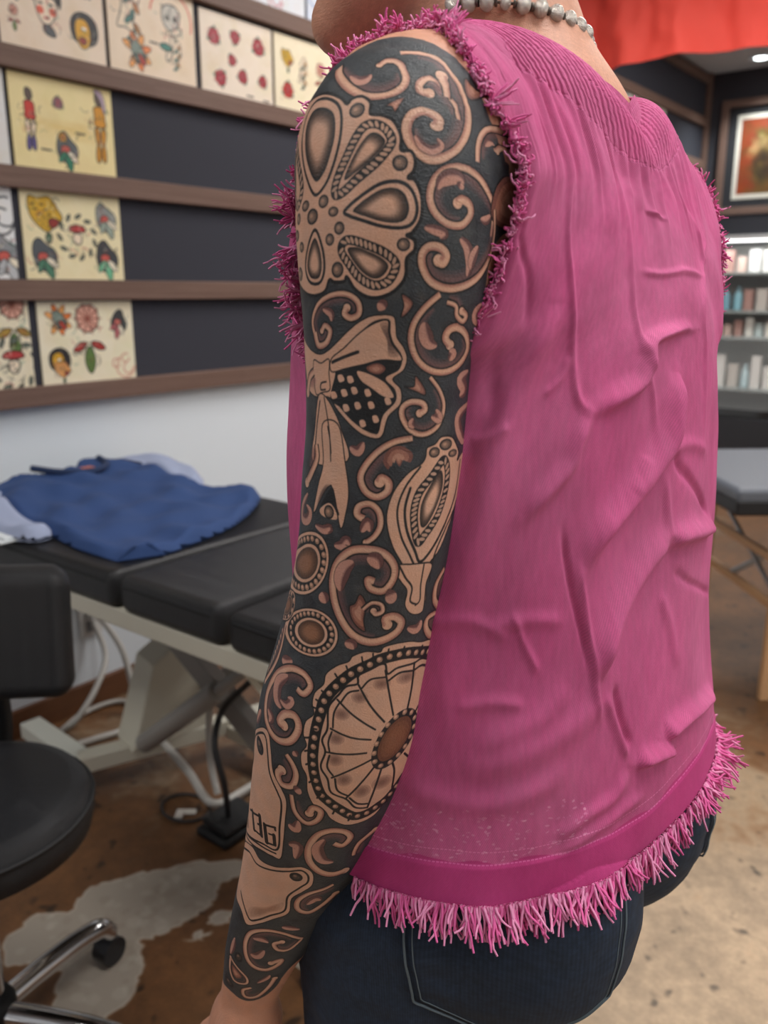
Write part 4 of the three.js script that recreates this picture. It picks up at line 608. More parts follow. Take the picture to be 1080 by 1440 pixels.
["p",[1,0.8],[-16.9,526.4,-20.1,531.9,-25.7,536.4,-32.9,539.3,-41.2,540.7,-49.8,540.6,-57.9,539,-63.4,535.4,-62.2,528.4,-54.9,519.8,-45.8,512.7,-37,508.7,-29.1,508,-22.7,510.2,-18.2,514.6,-16.2,520.3]],
["p",[9,0],[-18.9,525.9,-21.8,530.8,-26.7,534.8,-33.1,537.5,-40.4,538.7,-47.8,538.4,-54.3,536.5,-58.1,532.8,-57.2,526.8,-51.8,519.8,-44.4,514,-36.7,510.5,-29.8,509.9,-24.1,511.8,-20.1,515.6,-18.3,520.6]],
["o",[24],[-20.8,525.5,-23.4,529.9,-27.7,533.4,-33.4,535.8,-39.7,536.8,-46,536.4,-51.3,534.5,-54.2,531,-53.5,525.8,-49.2,520.1,-43.1,515.2,-36.5,512.2,-30.4,511.6,-25.4,513.2,-21.9,516.5,-20.3,520.9]],
["p",[1,0.3],[-23.4,525.1,-25.5,528.6,-29.1,531.5,-33.7,533.5,-38.8,534.3,-43.7,533.8,-47.6,532.1,-49.7,529,-49.1,525,-46,520.6,-41.4,516.8,-36.2,514.5,-31.3,514,-27.2,515.2,-24.3,517.8,-23,521.3]],
["d",[3],[-25.6,524.7,-27.3,527.7,-30.2,530,-33.9,531.6,-38,532.2,-41.9,531.8,-44.9,530.3,-46.4,527.8,-46,524.5,-43.7,521.1,-40.1,518.2,-36,516.3,-32,515.9,-28.6,516.8,-26.3,518.9,-25.2,521.7]],
["p",[1,0.9],[-54.5,515.7,-55,520.1,-57,524.5,-60.2,528.4,-65.3,531.8,-75.6,536.4,-72.3,531.7,-86.9,535.7,-88.4,531.9,-82,523.9,-76.4,517.5,-74.9,514.5,-70,511.6,-61.7,508.6,-57.6,509.2,-55.3,511.8]],
["p",[9,0],[-55.6,516.1,-56.1,520.1,-57.9,524,-60.9,527.5,-65.5,530.5,-74.2,534.4,-76.2,533,-73.2,527.8,-72,523.2,-71,518.9,-70.3,515.5,-71.2,514,-69.6,512.8,-62.4,510.2,-58.5,510.6,-56.4,512.8]],
["o",[12],[-56.7,516.6,-57.2,520.1,-58.8,523.5,-61.5,526.7,-65.7,529.4,-73.1,532.6,-72.6,530.2,-76.4,529.2,-73.8,524.3,-72.7,520.4,-73.4,518,-80.9,520.1,-69.3,513.9,-63,511.6,-59.4,511.8,-57.4,513.7]],
["p",[1,0.3],[-58.3,517.3,-58.7,520.1,-60.1,523,-62.5,525.6,-66,527.9,-71.8,530.3,-75.7,530.7,-78.2,529.6,-73.5,524.3,-72.6,521.1,-75.1,520.2,-72.5,517.5,-69,515.4,-63.8,513.5,-60.7,513.6,-59,515]],
["d",[3],[-59.1,517.7,-59.4,520.2,-60.7,522.7,-62.9,525.1,-66.2,527.2,-71.2,529.3,-73.3,528.9,-73.4,526.8,-82,528.8,-80.4,525.5,-71.7,519.1,-71,517.5,-68.8,516.1,-64.2,514.4,-61.4,514.4,-59.7,515.6]],
["o",[9],[-65.3,536.9,-67.5,548.8,-72,563,-78.6,577.2]],
["s",[2.1,3.4,0],[-62.5,532.9,-61.6,548.4,-66,564,-77.7,583.5]],
["s",[3.8,5.2,0],[-0.3,481,-4.5,480.6,-1.9,485.5,6.1,485.9,10.9,479,10.4,471.6,3.8,465.4,-5.8,463.7,-16.6,465.9,-24.3,474.2,-26.3,485.9,-22.4,499.1,-15.1,510,-6.7,516.7,3.7,519,13.2,516.3,20.4,511.1,21.7,505.1,16.4,501.4,10.9,503,12.8,507]],
["s",[1,8.5,1],[-6.6,468.2,-1.1,469.4,1.5,473.5]],
["s",[1.1,9.5,1],[-14.4,472,-19.4,477,-21.2,484.3,-20,491.1]],
["p",[2,0.4],[-12.7,499.1,-9.7,496.2,-7.6,490,-2.8,495.4,-2.4,505.5,-0.4,512.6,-5.7,510.6,-10.4,505.8]],
["s",[1.9,3.1,0],[-4.2,499.3,0.4,494.2,6.3,494.4,8,498.5,4.2,500.7,2.4,498.9]],
["s",[1.1,9.3,1],[8,489.8,11.3,488.8,14.4,486.7]],
["s",[1.2,8.2,1],[-32.2,496,-28.2,501.8]],
["s",[1.1,7.2,1],[-11.5,522.2,-7.1,522.6,-5.2,525.2]],
["s",[3.3,5.4,0],[55.2,503.8,43.3,505.2,43.9,512.9,53.3,520.3,68.8,523.7]],
["s",[2,6.7,1],[27.1,509.2,34.7,510.7,36.7,505.3]],
["s",[3,4.9,0],[51.4,476.2,44.9,483.8,46.7,494,55.8,502]],
["s",[1.5,8.2,1],[-56.9,553.4,-51.2,552.4,-46.2,548.7]],
["p",[1,0.7],[55.3,523.9,40.1,520.4,32.1,518.6,22.3,518.9,13.7,521.3,11.5,524.8,2.9,525.2,-4.8,529.5,-6.9,533.7,-13.5,538.1,-19.6,545.7,-20.1,553.1,-24.8,560.5,-25.3,568.1,-23.1,575,-27.7,582.1,-27.7,591.4,-24.2,598.2,-26.9,605.7,-25.1,615.1,-20.4,622.1,-17.9,634.9,-11.8,645.3,-3.6,648.1,2.1,655,12.8,660.2,23.3,659.4,33.5,655.2,39.5,647,49.2,635.3,60.8,617.9,75.5,600.8,74.8,572.1,68,543.2]],
["l",[7.7],[54.8,530.9,34.1,526.3,21,527.2,12.6,529.7,7.4,533.1,-1.5,539.3,-7.6,546,-14,555.5,-17.8,564.5,-18.6,572.6,-19.6,582.4,-19.6,593.8,-18.2,607.2,-14.4,621.1,-8.7,633.4,-2.3,639.1,6.6,645.1,17.5,651.6,25.6,651.1,33.2,646.9,42.4,639.9,52.8,624.9]],
["o",[36],[54.8,530.9,34.1,526.3,21,527.2,12.6,529.7,7.4,533.1,-1.5,539.3,-7.6,546,-14,555.5,-17.8,564.5,-18.6,572.6,-19.6,582.4,-19.6,593.8,-18.2,607.2,-14.4,621.1,-8.7,633.4,-2.3,639.1,6.6,645.1,17.5,651.6,25.6,651.1,33.2,646.9,42.4,639.9,52.8,624.9]],
["l",[1.2],[-22,584.9,-19.5,584.4]],
["l",[1.3],[-24.6,602.8,-21.9,601]],
["l",[1.2],[-25.4,570.4,-22.7,570.7]],
["l",[1.2],[-20.5,557.7,-18.2,558.8]],
["l",[1.2],[-13.9,543.8,-12,545.9]],
["l",[1.1],[-7.8,536.9,-6.3,539.5]],
["l",[1.1],[0.8,529.2,1.9,532.3]],
["l",[1.1],[7.4,526.1,8.1,529.4]],
["l",[1.2],[17,522.7,17.1,526.2]],
["l",[1.3],[27.8,521.7,27.2,525.3]],
["l",[1.6],[43.3,523.8,41.4,527.1]],
["l",[1.4],[-22.1,612.7,-19.6,610.3]],
["l",[1.4],[-17.7,626.5,-15.4,623.1]],
["l",[1.4],[-10.3,638.2,-8.5,634.2]],
["l",[1.5],[2.8,650,3.7,645.5]],
["l",[1.5],[15.1,655.8,15.2,651]],
["l",[1.3],[-26.2,593.2,-23.4,592]],
["l",[1.2],[-23.2,564.9,-20.6,565.6]],
["l",[1.4],[57.6,538,46,532.9,38.9,534.1,26.1,535.5,19.8,539.2,16.1,532.3,6.6,536.7,1.1,541.9,1.4,547.3,-5.3,550.4,-9.2,557.3,-10.9,560.1,-14.1,568,-12.3,581.7,-14.4,590.4,-10.9,598.5,-12,610.5,-5.9,619.4,-1.7,630.5,9.6,635.4,17.4,643.4,26.7,645]],
["l",[1.6],[60,544,47.5,538.1,40.9,539.2]],
["l",[1.4],[39,539.5,28.6,539.1,21.6,543.9]],
["l",[1.2],[18.6,541.5,9.4,543.3,4.8,549.9]],
["l",[1.2],[3,551.7,-3.1,554.3,-6.9,562.2]],
["l",[1.2],[-7.6,562.4,-9.9,570,-8.9,580]],
["l",[1.2],[-9.1,583.2,-10.1,590.7,-8.2,597.2]],
["l",[1.3],[-7.7,600.2,-7.7,609.3,-2.8,615.6]],
["l",[1.4],[-0.9,618.2,2.2,627.8,9.9,632.2]],
["l",[1.5],[11.8,634.3,18.4,639.9,25.9,641.1]],
["g",[0],[34.7,543.2,42.5,545.2,35.8,547.9]],
["g",[0],[17.4,546.1,23.4,546.4,18.4,550.5]],
["g",[0],[4.6,556.3,10.1,555.8,5.4,560.6]],
["g",[0],[-4.8,569.6,0.6,568.6,-4,573.8]],
["g",[0],[-5.4,587.1,0.1,586.1,-4.6,591.6]],
["g",[0],[-3.4,602.7,2.2,601.7,-2.6,607.6]],
["g",[0],[5.3,618.3,11,617.9,6.2,623.8]],
["g",[0],[19.4,628.5,25.8,629.5,20.5,634.4]],
["g",[0],[33.2,623.3,40.6,626.3,34.5,629.6]],
["l",[1.3],[30.3,569.5,23.8,552.8,17.8,536.9]],
["l",[1.6],[41.1,570.5,41.2,552.9,38.9,534.1]],
["l",[1.3],[24.6,573.5,13,562,2.3,547.9]],
["l",[1.2],[19.3,578.6,2.5,569.1,-9.4,560.5]],
["l",[1.2],[17.7,585.8,3.9,584.8,-10.3,581.1]],
["l",[1.3],[16.5,595.6,3.2,597.3,-10.3,598.3]],
["l",[1.4],[20.7,601.2,9.7,608.3,-3.3,617.7]],
["l",[1.5],[24.9,606.3,16.7,622.1,9.5,634.3]],
["l",[1.6],[30.2,608.3,28.7,626.1,26.6,644.5]],
["l",[1.6],[37.6,606.6,41.5,616.3,43.2,631.8]],
["l",[1.6],[48.3,574.5,57.3,560.8,61.8,548.2]],
["l",[1.6],[47.1,603,54.8,611.4]],
["l",[1.6],[48.9,581.3,62.8,578.1]],
["l",[1.6],[51.6,587.4,61.9,587.6]],
["p",[9,0],[53.5,588,49.2,596.4,42.7,603.9,35.5,609,28.8,610.3,23.7,607.3,20.8,600.4,20.7,591.2,23.3,581.5,28.3,573.2,35,568,42.5,567.4,49.5,571.6,53.8,579.2]],
["o",[15],[50.9,587.4,47.3,595.1,41.7,601.8,35.4,606.2,29.5,607.4,24.9,604.7,22.4,598.8,22.2,590.7,24.6,582.1,29,574.7,35,570.2,41.5,569.6,47.5,573.1,51.1,579.7,50.9,587.4]],
["p",[5,0.3],[48.2,587.1,45.4,593.8,40.7,599.5,35.3,603.3,30.2,604.3,26.3,602,24.1,596.9,24,590.1,26,582.8,29.9,576.5,35,572.6,40.5,572.1,45.4,575,48.3,580.4]],
["s",[3.9,5.6,0],[-38,564.1,-32.3,564.9,-28.6,557.5,-34.9,552.1,-46.5,554.3,-59.4,566,-66.7,583.1,-64.4,597,-57.7,604.3,-47,606.8,-36.1,600.9,-31.8,589.2,-36,582.4,-44.1,585.3,-47.8,592.8,-43,593.1]],
["s",[2.2,9.6,1],[-47.2,560.2,-55.1,569.6,-54,579.3,-47.9,583.2]],
["s",[2,5.9,1],[-50.3,578.5,-44.1,578.8,-40.7,573.8,-44.1,573.6]],
["s",[1.5,6.7,1],[-61.5,592.9,-55.8,595.6,-57.3,600.4]],
["s",[3.6,5.9,0],[-37.4,612.7,-31.6,617.7,-27.8,625.5,-29.7,636.4,-37.6,640,-41.7,633.7,-39,627.9]],
["s",[1.3,5.4,1],[-32.4,606.8,-29.3,609.7]],
["s",[3.2,5.2,0],[-28.8,644.4,-23.7,658.2,-13.9,664.9,-6.8,659.1,-5.8,650.2,-11.6,648.3,-13.3,654.8]],
["s",[1.5,7.3,1],[-26.6,639.7,-23,635.4]],
["s",[1.5,7.4,1],[-70.9,602.6,-78.8,620.4]],
["p",[1,0.9],[-75.4,656.7,-80.3,645.4,-84,635.8,-66.2,612.4,-56.1,608.4,-50.6,619.8,-45.7,635.6,-36,645.3,-30.9,653.9,-28.8,671.6,-25.7,695.3,-24.1,713.8,-30.8,717.4,-45.5,724.5,-68.8,748.7,-71.6,707.6,-83.6,690.6]],
["l",[1.6],[-75.9,659.9,-82.1,650,-76.6,631.8,-64.9,616.3,-58.2,614.4,-53.8,624.7,-48.8,639.7,-38.9,651.1,-34.5,659.2,-31.8,681.9,-28.8,706.5,-42.8,714.3,-65.7,735.5]],
["b",[1],[-65.1,628.6,-59.8,623.2,-63.5,635.4]],
["l",[3.7],[-70.8,713.3,-63.9,724]],
["l",[3.7],[-60.4,697.8,-53,711]],
["l",[3.7],[-50.7,689.3,-44.4,706.7]],
["l",[3.7],[-44.2,692.1,-38.4,707.8]],
["l",[1.8],[-74.7,718.6,-68.5,711.2]],
["l",[1.8],[-60.2,698.6,-50.5,690.2]],
["l",[1.8],[-53,711,-44.4,706.7]],
["l",[1.8],[-44.2,692.1,-34.9,685.4]],
["l",[1.8],[-38.4,707.8,-31.5,704.1]],
["l",[3.1],[-34.4,694.1,-31.6,703.6]],
["l",[1.6],[-38.5,697,-34,694.2]],
["l",[2],[-35.3,685.7,-34.4,688.1]],
["l",[1.8],[-50.5,700,-46.8,696.5]],
["l",[1.6],[-65.2,703.2,-59.6,697.2]],
["l",[1.6],[-71.3,741.4,-50,722.2,-37.1,715.2,-29,712]],
["l",[1.4],[-64.4,738.4,-47.2,725.9,-30.2,717.1]],
["p",[1,0.9],[-64.3,751.3,-50.7,731.2,-39.3,732.6,-27.7,727.5,-16.3,719.1,-6.7,712.9,2.5,717.5,5.9,731.8,1.6,742.3,-4.3,755.4,-1.4,775.6,-10.9,790.2,-19.3,803.4,-28.8,815.1,-38.9,807.9,-52.8,805.8,-59.5,777.6]],
["l",[1.6],[-62.4,756.4,-51.1,741.3,-40.4,741.2,-27.4,732.8,-15.2,723.6,-6.8,717.5,-0.5,721.2,1.4,729.9,-2.6,738.8,-8,754.2,-5.4,773.6,-13.9,786.6,-21.9,800.3,-28,806.9,-36.5,800.7,-45.9,793.3]],
["p",[6,0],[-31.1,805.8,-22.8,797.2,-14.8,783.1,-8.2,773.2,-9.8,764.2,-19.9,779.5,-31.5,793.2]],
["b",[1],[-8.5,726.8,-4.3,724.7,-7.3,731.3]],
["s",[4.4,5.9,0],[9.9,680.5,17,682.6,20.7,674,14.9,667.4,5,666.9,-3.5,673.7,-7,687.7,-4.1,702.8,5.3,713.4,16.8,717.6,27.1,715]],
["s",[1.5,9.6,1],[2.2,677.1,-0.5,688.1,5.5,700.1,14.5,702.1]],
["s",[2.7,4.4,0],[28.9,696.9,28.3,691.2,30.2,681.5,39.6,672.1]],
["s",[1.5,8.2,1],[-25.8,673.2,-20.2,674.3,-20.1,665.6]],
["s",[2.2,8.9,1],[-21.8,693.8,-15,691.9,-13.8,706.3]],
["s",[3.3,5.4,0],[22.6,731.4,16.9,736.6,6.4,744.1,0.9,755.7,3.9,767.6,14.3,771.5,22.6,761.5,29.3,746.7]],
["s",[1.5,8.2,1],[9,759.7,13.8,750.9,19.1,753.1]],
["s",[1.5,5.9,1],[-1.5,795.8,4.2,795.5,14,796.2]],
["l",[0.8],[4.7,784.1,18.8,780.6,23.8,771.8]],
["s",[3,4.9,0],[20.9,811,2.8,803.8,-12.1,806.7,-22.7,819.6,-23.7,835.9,-18.2,850.5,-9.4,858.3,3,858.1,10.8,849.1,11.3,841.3,4.2,847]],
["s",[2.7,4.4,0],[20.3,811.8,13.5,825.3,4.1,826.8,-1.2,820.3,4.3,815.6]],
["s",[1.5,8.2,1],[-15.7,844.3,-9.8,842.8,-6.7,832.2]],
["s",[1.5,6.7,1],[-19.5,824.3,-12.4,819.7,-6.1,820.4]],
["s",[2.4,2.4,0],[-30.2,869.4,-12.1,876.8,-8.9,886.2,-18.8,892.3,-26.4,884.4,-30.2,869.4]],
["b",[1],[-23.7,859.2,-21.5,856.2,-22.2,864.3]],
["b",[1],[-24.2,901.6,-21.3,896.9,-23.3,905.7]],
["p",[2,0],[-25.6,874.7,-14.7,879.9,-18.8,886.8,-24,882.7]],
["s",[2.7,4.4,0],[-3.3,890.5,-9.6,898.2,-5.7,907.2,5,903.1,12.1,887.6,14.4,872.4]],
["s",[1.5,5.2,1],[0.4,880.6,6.5,871.7,8.1,865.8]],
["s",[2.2,5.2,1],[-33.4,843.8,-31.9,855.9,-31.4,866.2]]
];

const TW = 2048, TH = 2048, S0 = -204.8, L0 = 130, SX = 5, SY = 2.5;
const SKIN = [214, 168, 143], BARE = [204, 148, 122], ink = (k = 1) => `rgba(58,62,66,${k})`, skinCss = (k = 1, r = 0) => `rgb(${SKIN.map((c, i) => Math.round(c * k + (r ? [10, -8, -8][i] * r : 0))).join()})`;
const tattoo = canvas(TW, TH, (g) => {
  g.fillStyle = `rgb(${BARE.join()})`; g.fillRect(0, 0, TW, TH);
  g.setTransform(SX, 0, 0, SY, -S0 * SX, -L0 * SY);          // draw in millimetres from here on
  g.lineJoin = g.lineCap = 'round';
  const pairs = (a) => { const o = []; for (let i = 0; i < a.length; i += 2) o.push([a[i], a[i + 1]]); return o; };
  const curve = (P, closed, k = 6) => { const o = [], n = P.length, at = (i) => closed ? P[(i + n) % n] : P[clamp(i, 0, n - 1)]; for (let i = 0; i < (closed ? n : n - 1); i++) for (let j = 0; j < k; j++) { const t = j / k, [a, b, c, d] = [at(i - 1), at(i), at(i + 1), at(i + 2)]; o.push([0, 1].map((q) => 0.5 * (2 * b[q] + (c[q] - a[q]) * t + (2 * a[q] - 5 * b[q] + 4 * c[q] - d[q]) * t * t + (3 * b[q] - a[q] - 3 * c[q] + d[q]) * t ** 3))); } if (!closed) o.push(P[n - 1]); return o; };
  const path = (P, closed) => { g.beginPath(); P.forEach(([x, y], i) => (i ? g.lineTo(x, y) : g.moveTo(x, y))); if (closed) g.closePath(); };
  const centre = (P) => P.reduce((a, p) => [a[0] + p[0] / P.length, a[1] + p[1] / P.length], [0, 0]);
  const shrink = (P, k, c = centre(P)) => P.map((p) => [c[0] + (p[0] - c[0]) * k, c[1] + (p[1] - c[1]) * k]);
  const ribbon = (P, w0, w1, grow, shift = 0, leafy = false) => { const n = P.length, l = [], r = []; for (let i = 0; i < n; i++) { const a = P[Math.max(i - 1, 0)], b = P[Math.min(i + 1, n - 1)], d = Math.hypot(b[0] - a[0], b[1] - a[1]) || 1, nx = -(b[1] - a[1]) / d, ny = (b[0] - a[0]) / d, t = i / (n - 1), w = (leafy ? Math.max(w0, w1) * Math.sin(Math.PI * (0.06 + 0.9 * t)) ** 0.8 : mix(w0, w1, t)) / 2, k = w * shift; l.push([P[i][0] + nx * (k + w * (1 - Math.abs(shift)) + grow), P[i][1] + ny * (k + w * (1 - Math.abs(shift)) + grow)]); r.push([P[i][0] + nx * (k - w * (1 - Math.abs(shift)) - grow), P[i][1] + ny * (k - w * (1 - Math.abs(shift)) - grow)]); } return [...l, ...r.reverse()]; };
  const disc = (x, y, r) => { g.beginPath(); g.ellipse(x, y, r, r, 0, 0, 7); };
  // inked area: shoulder to wrist, all round the arm
  const area = [[-205, 215], [-90, 205], [-60, 190], [-30, 175], [-20, 171], [-5, 169], [8, 169], [20, 171], [28, 174], [38, 181], [45, 188], [56, 199], [64, 214], [70, 226], [76, 243], [82, 262], [85, 273], [74, 285], [66, 294], [61, 305], [64, 325], [80, 345], [205, 350], [205, 850], [60, 850], [30, 852], [22, 872], [20, 888], [13, 902], [2, 911], [-8, 913], [-22, 911], [-36, 918], [-60, 922], [-205, 925]];
  path(curve(area, true, 5), true); g.fillStyle = ink(); g.fill(); g.save(); g.clip();
  for (let k = 0; k < 2600; k++) { const x = rr(-200, 200), y = rr(180, 930), r = rr(1, 7); g.fillStyle = rnd() < 0.62 ? 'rgba(20,21,24,0.16)' : 'rgba(92,90,92,0.10)'; g.beginPath(); g.ellipse(x, y, r, r * rr(0.4, 1.2), rr(0, 3), 0, 7); g.fill(); }
  for (let k = 0; k < 420; k++) { const x = rr(-200, 200), y = rr(180, 930), r = rr(3, 11); for (const q of [1, 0.7, 0.4]) { g.fillStyle = rnd() < 0.5 ? 'rgba(122,98,96,0.07)' : 'rgba(104,106,110,0.07)'; g.beginPath(); g.ellipse(x, y, r * q, r * q * 0.7, k, 0, 7); g.fill(); } }
  g.restore();
  // scrolls on the far side of the arm, in the same manner
  const scroll = (P, w0, w1, kind) => {
    const Q = curve(P, false), e = Q[Q.length - 1];
    if (kind === 1) { path(ribbon(Q, w0, w1, 0.35, 0, true), true); g.fillStyle = 'rgba(28,26,28,0.9)'; g.fill(); path(ribbon(Q, w0, w1, 0, 0, true), true); g.fillStyle = '#a0736a'; g.fill(); path(ribbon(Q, w0, w1, 0, 0.45, true), true); g.fillStyle = 'rgba(205,152,134,0.75)'; g.fill(); path(ribbon(Q, w0, w1, 0, -0.65, true), true); g.fillStyle = 'rgba(70,44,46,0.6)'; g.fill(); return; }
    // muted leaf shading inside the curl
    let bend = 0; for (let i = 1; i < Q.length - 1; i++) bend += (Q[i][0] - Q[i - 1][0]) * (Q[i + 1][1] - Q[i][1]) - (Q[i][1] - Q[i - 1][1]) * (Q[i + 1][0] - Q[i][0]);
    const w = Math.max(w0, w1), sg = Math.sign(bend), off = (k) => Q.slice(Math.floor(Q.length * 0.06), Math.floor(Q.length * 0.72)).map((q, i, A) => { const a = A[Math.max(i - 1, 0)], c = A[Math.min(i + 1, A.length - 1)], d = Math.hypot(c[0] - a[0], c[1] - a[1]) || 1; return [q[0] - (c[1] - a[1]) / d * k, q[1] + (c[0] - a[0]) / d * k]; });
    for (const [k, ww, al] of [[0.95, 1.5, 0.22], [0.85, 0.95, 0.3], [0.75, 0.5, 0.3]]) { path(ribbon(off(sg * w * k), w * ww, w * ww, 0, 0, true), true); g.fillStyle = `rgba(136,92,86,${al})`; g.fill(); }
    path(ribbon(Q, w0, w1, 0.95), true); g.fillStyle = '#1d1e20'; g.fill(); disc(e[0], e[1], w1 * 0.62 + 0.9); g.fill();
    g.fillStyle = skinCss(); path(ribbon(Q, w0, w1, 0), true); g.fill(); disc(e[0], e[1], w1 * 0.62); g.fill();
    for (const [sh, al] of [[0.62, 0.22], [0.78, 0.34]]) { path(ribbon(Q, w0, w1, 0, sh), true); g.fillStyle = `rgba(126,66,58,${al})`; g.fill(); }
    path(ribbon(Q, w0, w1, 0, -0.85), true); g.fillStyle = 'rgba(150,96,78,0.25)'; g.fill();
  };
  for (let y = 235; y < 900; y += 46) for (const x0 of [-165, -118, 108, 158]) { const a = rr(0, 6.3), r = rr(13, 19), x = x0 + rr(-6, 6), yy = y + rr(-8, 8), P = []; if (x > 0 && yy < 345) continue; for (let k = 0; k < 11; k++) P.push([x + Math.cos(a + k * 0.62) * r * (1 - k * 0.075), yy + Math.sin(a + k * 0.62) * r * (1 - k * 0.075)]); scroll(P, 4.5, 5.5, 0); scroll(P.slice(2, 6).map(([u, v]) => [x + (u - x) * 0.5, yy + (v - yy) * 0.5]), 1, 6, 1); }
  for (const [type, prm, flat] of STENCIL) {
    const P = pairs(flat);
    if (type === 's') scroll(P, prm[0], prm[1], prm[2]);
    else if (type === 'p') {
      const Q = curve(P, true, 5), [fill, lw] = prm; path(Q, true);
      if (fill === 9 || fill === 0) { g.fillStyle = fill === 9 ? '#222427' : '#2c2c2e'; g.fill(); }
      else if (fill === 4 || fill === 6) { for (const k of [1, 0.8, 0.6, 0.4]) { path(shrink(Q, k), true); g.fillStyle = fill === 4 ? 'rgba(60,48,46,0.24)' : 'rgba(110,70,58,0.14)'; g.fill(); } }
      else if (fill === 2) { g.fillStyle = '#7d5148'; g.fill(); path(shrink(Q, 0.72), true); g.fillStyle = '#a5705f'; g.fill(); path(shrink(Q, 0.4), true); g.fillStyle = '#c08d78'; g.fill(); }
      else if (fill === 5) { g.fillStyle = '#6d4636'; g.fill(); for (const k of [0.8, 0.6, 0.4]) { path(shrink(Q, k), true); g.fillStyle = 'rgba(150,98,72,0.35)'; g.fill(); } }
      else { g.fillStyle = fill === 3 ? skinCss(1.02) : skinCss(); g.fill(); }
      if (lw > 0.2) { path(Q, true); g.strokeStyle = '#1d1e20'; g.lineWidth = Math.max(lw, 0.7); g.stroke(); }
    } else if (type === 'l') { path(curve(P, false), false); g.strokeStyle = '#222325'; g.lineWidth = Math.max(prm[0], 0.65); g.stroke(); }
    else if (type === 'g') { const [c, a, b] = P, rx = Math.hypot(a[0] - c[0], a[1] - c[1]), ry = Math.hypot(b[0] - c[0], b[1] - c[1]); for (const k of [1, 0.75, 0.5, 0.28]) { g.beginPath(); g.ellipse(c[0], c[1], rx * k, ry * k, 0, 0, 7); g.fillStyle = 'rgba(64,44,40,0.17)'; g.fill(); } }
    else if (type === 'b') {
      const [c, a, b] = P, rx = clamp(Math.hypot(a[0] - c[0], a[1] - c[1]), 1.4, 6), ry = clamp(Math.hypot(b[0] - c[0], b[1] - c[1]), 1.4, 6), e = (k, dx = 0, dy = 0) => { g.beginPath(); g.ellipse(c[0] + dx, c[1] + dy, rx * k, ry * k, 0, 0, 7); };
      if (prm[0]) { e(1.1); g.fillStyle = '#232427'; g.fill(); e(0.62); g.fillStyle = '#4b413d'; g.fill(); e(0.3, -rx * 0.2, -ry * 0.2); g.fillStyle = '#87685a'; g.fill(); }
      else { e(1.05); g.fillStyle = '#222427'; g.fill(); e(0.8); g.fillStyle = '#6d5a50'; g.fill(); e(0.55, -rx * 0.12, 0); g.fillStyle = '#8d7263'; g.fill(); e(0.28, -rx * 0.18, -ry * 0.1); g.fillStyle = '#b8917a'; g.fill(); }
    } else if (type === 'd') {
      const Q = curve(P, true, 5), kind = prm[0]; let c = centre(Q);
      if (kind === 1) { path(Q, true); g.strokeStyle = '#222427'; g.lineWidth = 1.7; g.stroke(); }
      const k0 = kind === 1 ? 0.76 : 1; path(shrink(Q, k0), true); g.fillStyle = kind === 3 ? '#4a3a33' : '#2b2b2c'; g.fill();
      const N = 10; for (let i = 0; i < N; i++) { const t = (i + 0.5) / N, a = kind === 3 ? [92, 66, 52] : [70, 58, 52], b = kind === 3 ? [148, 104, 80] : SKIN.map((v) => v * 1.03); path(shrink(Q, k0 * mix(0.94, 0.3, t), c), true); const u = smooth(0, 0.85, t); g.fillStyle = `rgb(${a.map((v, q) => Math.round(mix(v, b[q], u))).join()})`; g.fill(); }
    } else if (type === 'r') {
      const Q = curve(P, true, 10), w = prm[0]; path(Q, true); g.strokeStyle = '#222427'; g.lineWidth = w + 0.9; g.stroke();
      let acc = 0; for (let i = 0; i < Q.length; i++) { const a = Q[i], b = Q[(i + 1) % Q.length], d = Math.hypot(b[0] - a[0], b[1] - a[1]); acc += d; if (acc < w * 0.66) continue; acc = 0; g.save(); g.translate(a[0], a[1]); g.rotate(Math.atan2(b[1] - a[1], b[0] - a[0]) + 0.95); g.beginPath(); g.ellipse(0, 0, w * 0.53, w * 0.235, 0, 0, 7); g.fillStyle = '#c29c86'; g.fill(); g.restore(); }
    } else if (type === 'o') {
      const closed = P.length === 16, Q = curve(P, closed, 12), n = prm[0]; let len = 0; const D = [0]; for (let i = 1; i <= Q.length - (closed ? 0 : 1); i++) { const a = Q[i - 1], b = Q[i % Q.length]; len += Math.hypot(b[0] - a[0], b[1] - a[1]); D.push(len); }
      for (let k = 0; k < n; k++) { const s = (k + 0.5) / n * len; let i = 1; while (D[i] < s) i++; const t = (s - D[i - 1]) / (D[i] - D[i - 1] || 1), a = Q[i - 1], b = Q[i % Q.length], x = mix(a[0], b[0], t), y = mix(a[1], b[1], t), r = clamp(len / n * 0.4, 0.7, 2); disc(x, y, r); g.fillStyle = '#a5806b'; g.fill(); disc(x - r * 0.2, y - r * 0.2, r * 0.55); g.fillStyle = skinCss(); g.fill(); }
    }
  }
  // pores, faint blotches and fine hair over everything
  g.setTransform(1, 0, 0, 1, 0, 0);
  const im = g.getImageData(0, 0, TW, TH), d = im.data;
  for (let j = 0; j < TH; j++) for (let i = 0; i < TW; i++) { const o = (j * TW + i) * 4, x = i / SX, y = j / SY, v = 1 + 0.025 * noise2(x * 0.05, y * 0.05) + 0.035 * noise2(x * 1.3, y * 1.3) + 0.06 * (rnd() - 0.5), r = 0.015 * noise2(x * 0.05 + 40, y * 0.05); d[o] = clamp(d[o] * v * (1 + r), 0, 255); d[o + 1] = clamp(d[o + 1] * v, 0, 255); d[o + 2] = clamp(d[o + 2] * v * (1 - r), 0, 255); }
  g.putImageData(im, 0, 0);
});
const skinBump = dataMap(256, (x, y) => 0.5 + 0.35 * fine(x, y) + 0.25 * mid(x, y) + 0.2 * (rnd() - 0.5));
const plainTile = dataMap(256, (x, y) => { const v = 1 + 0.05 * mid(x, y) + 0.04 * fine(x, y) + 0.03 * (rnd() - 0.5); return BARE.map((c) => c * v / 255); }, true);
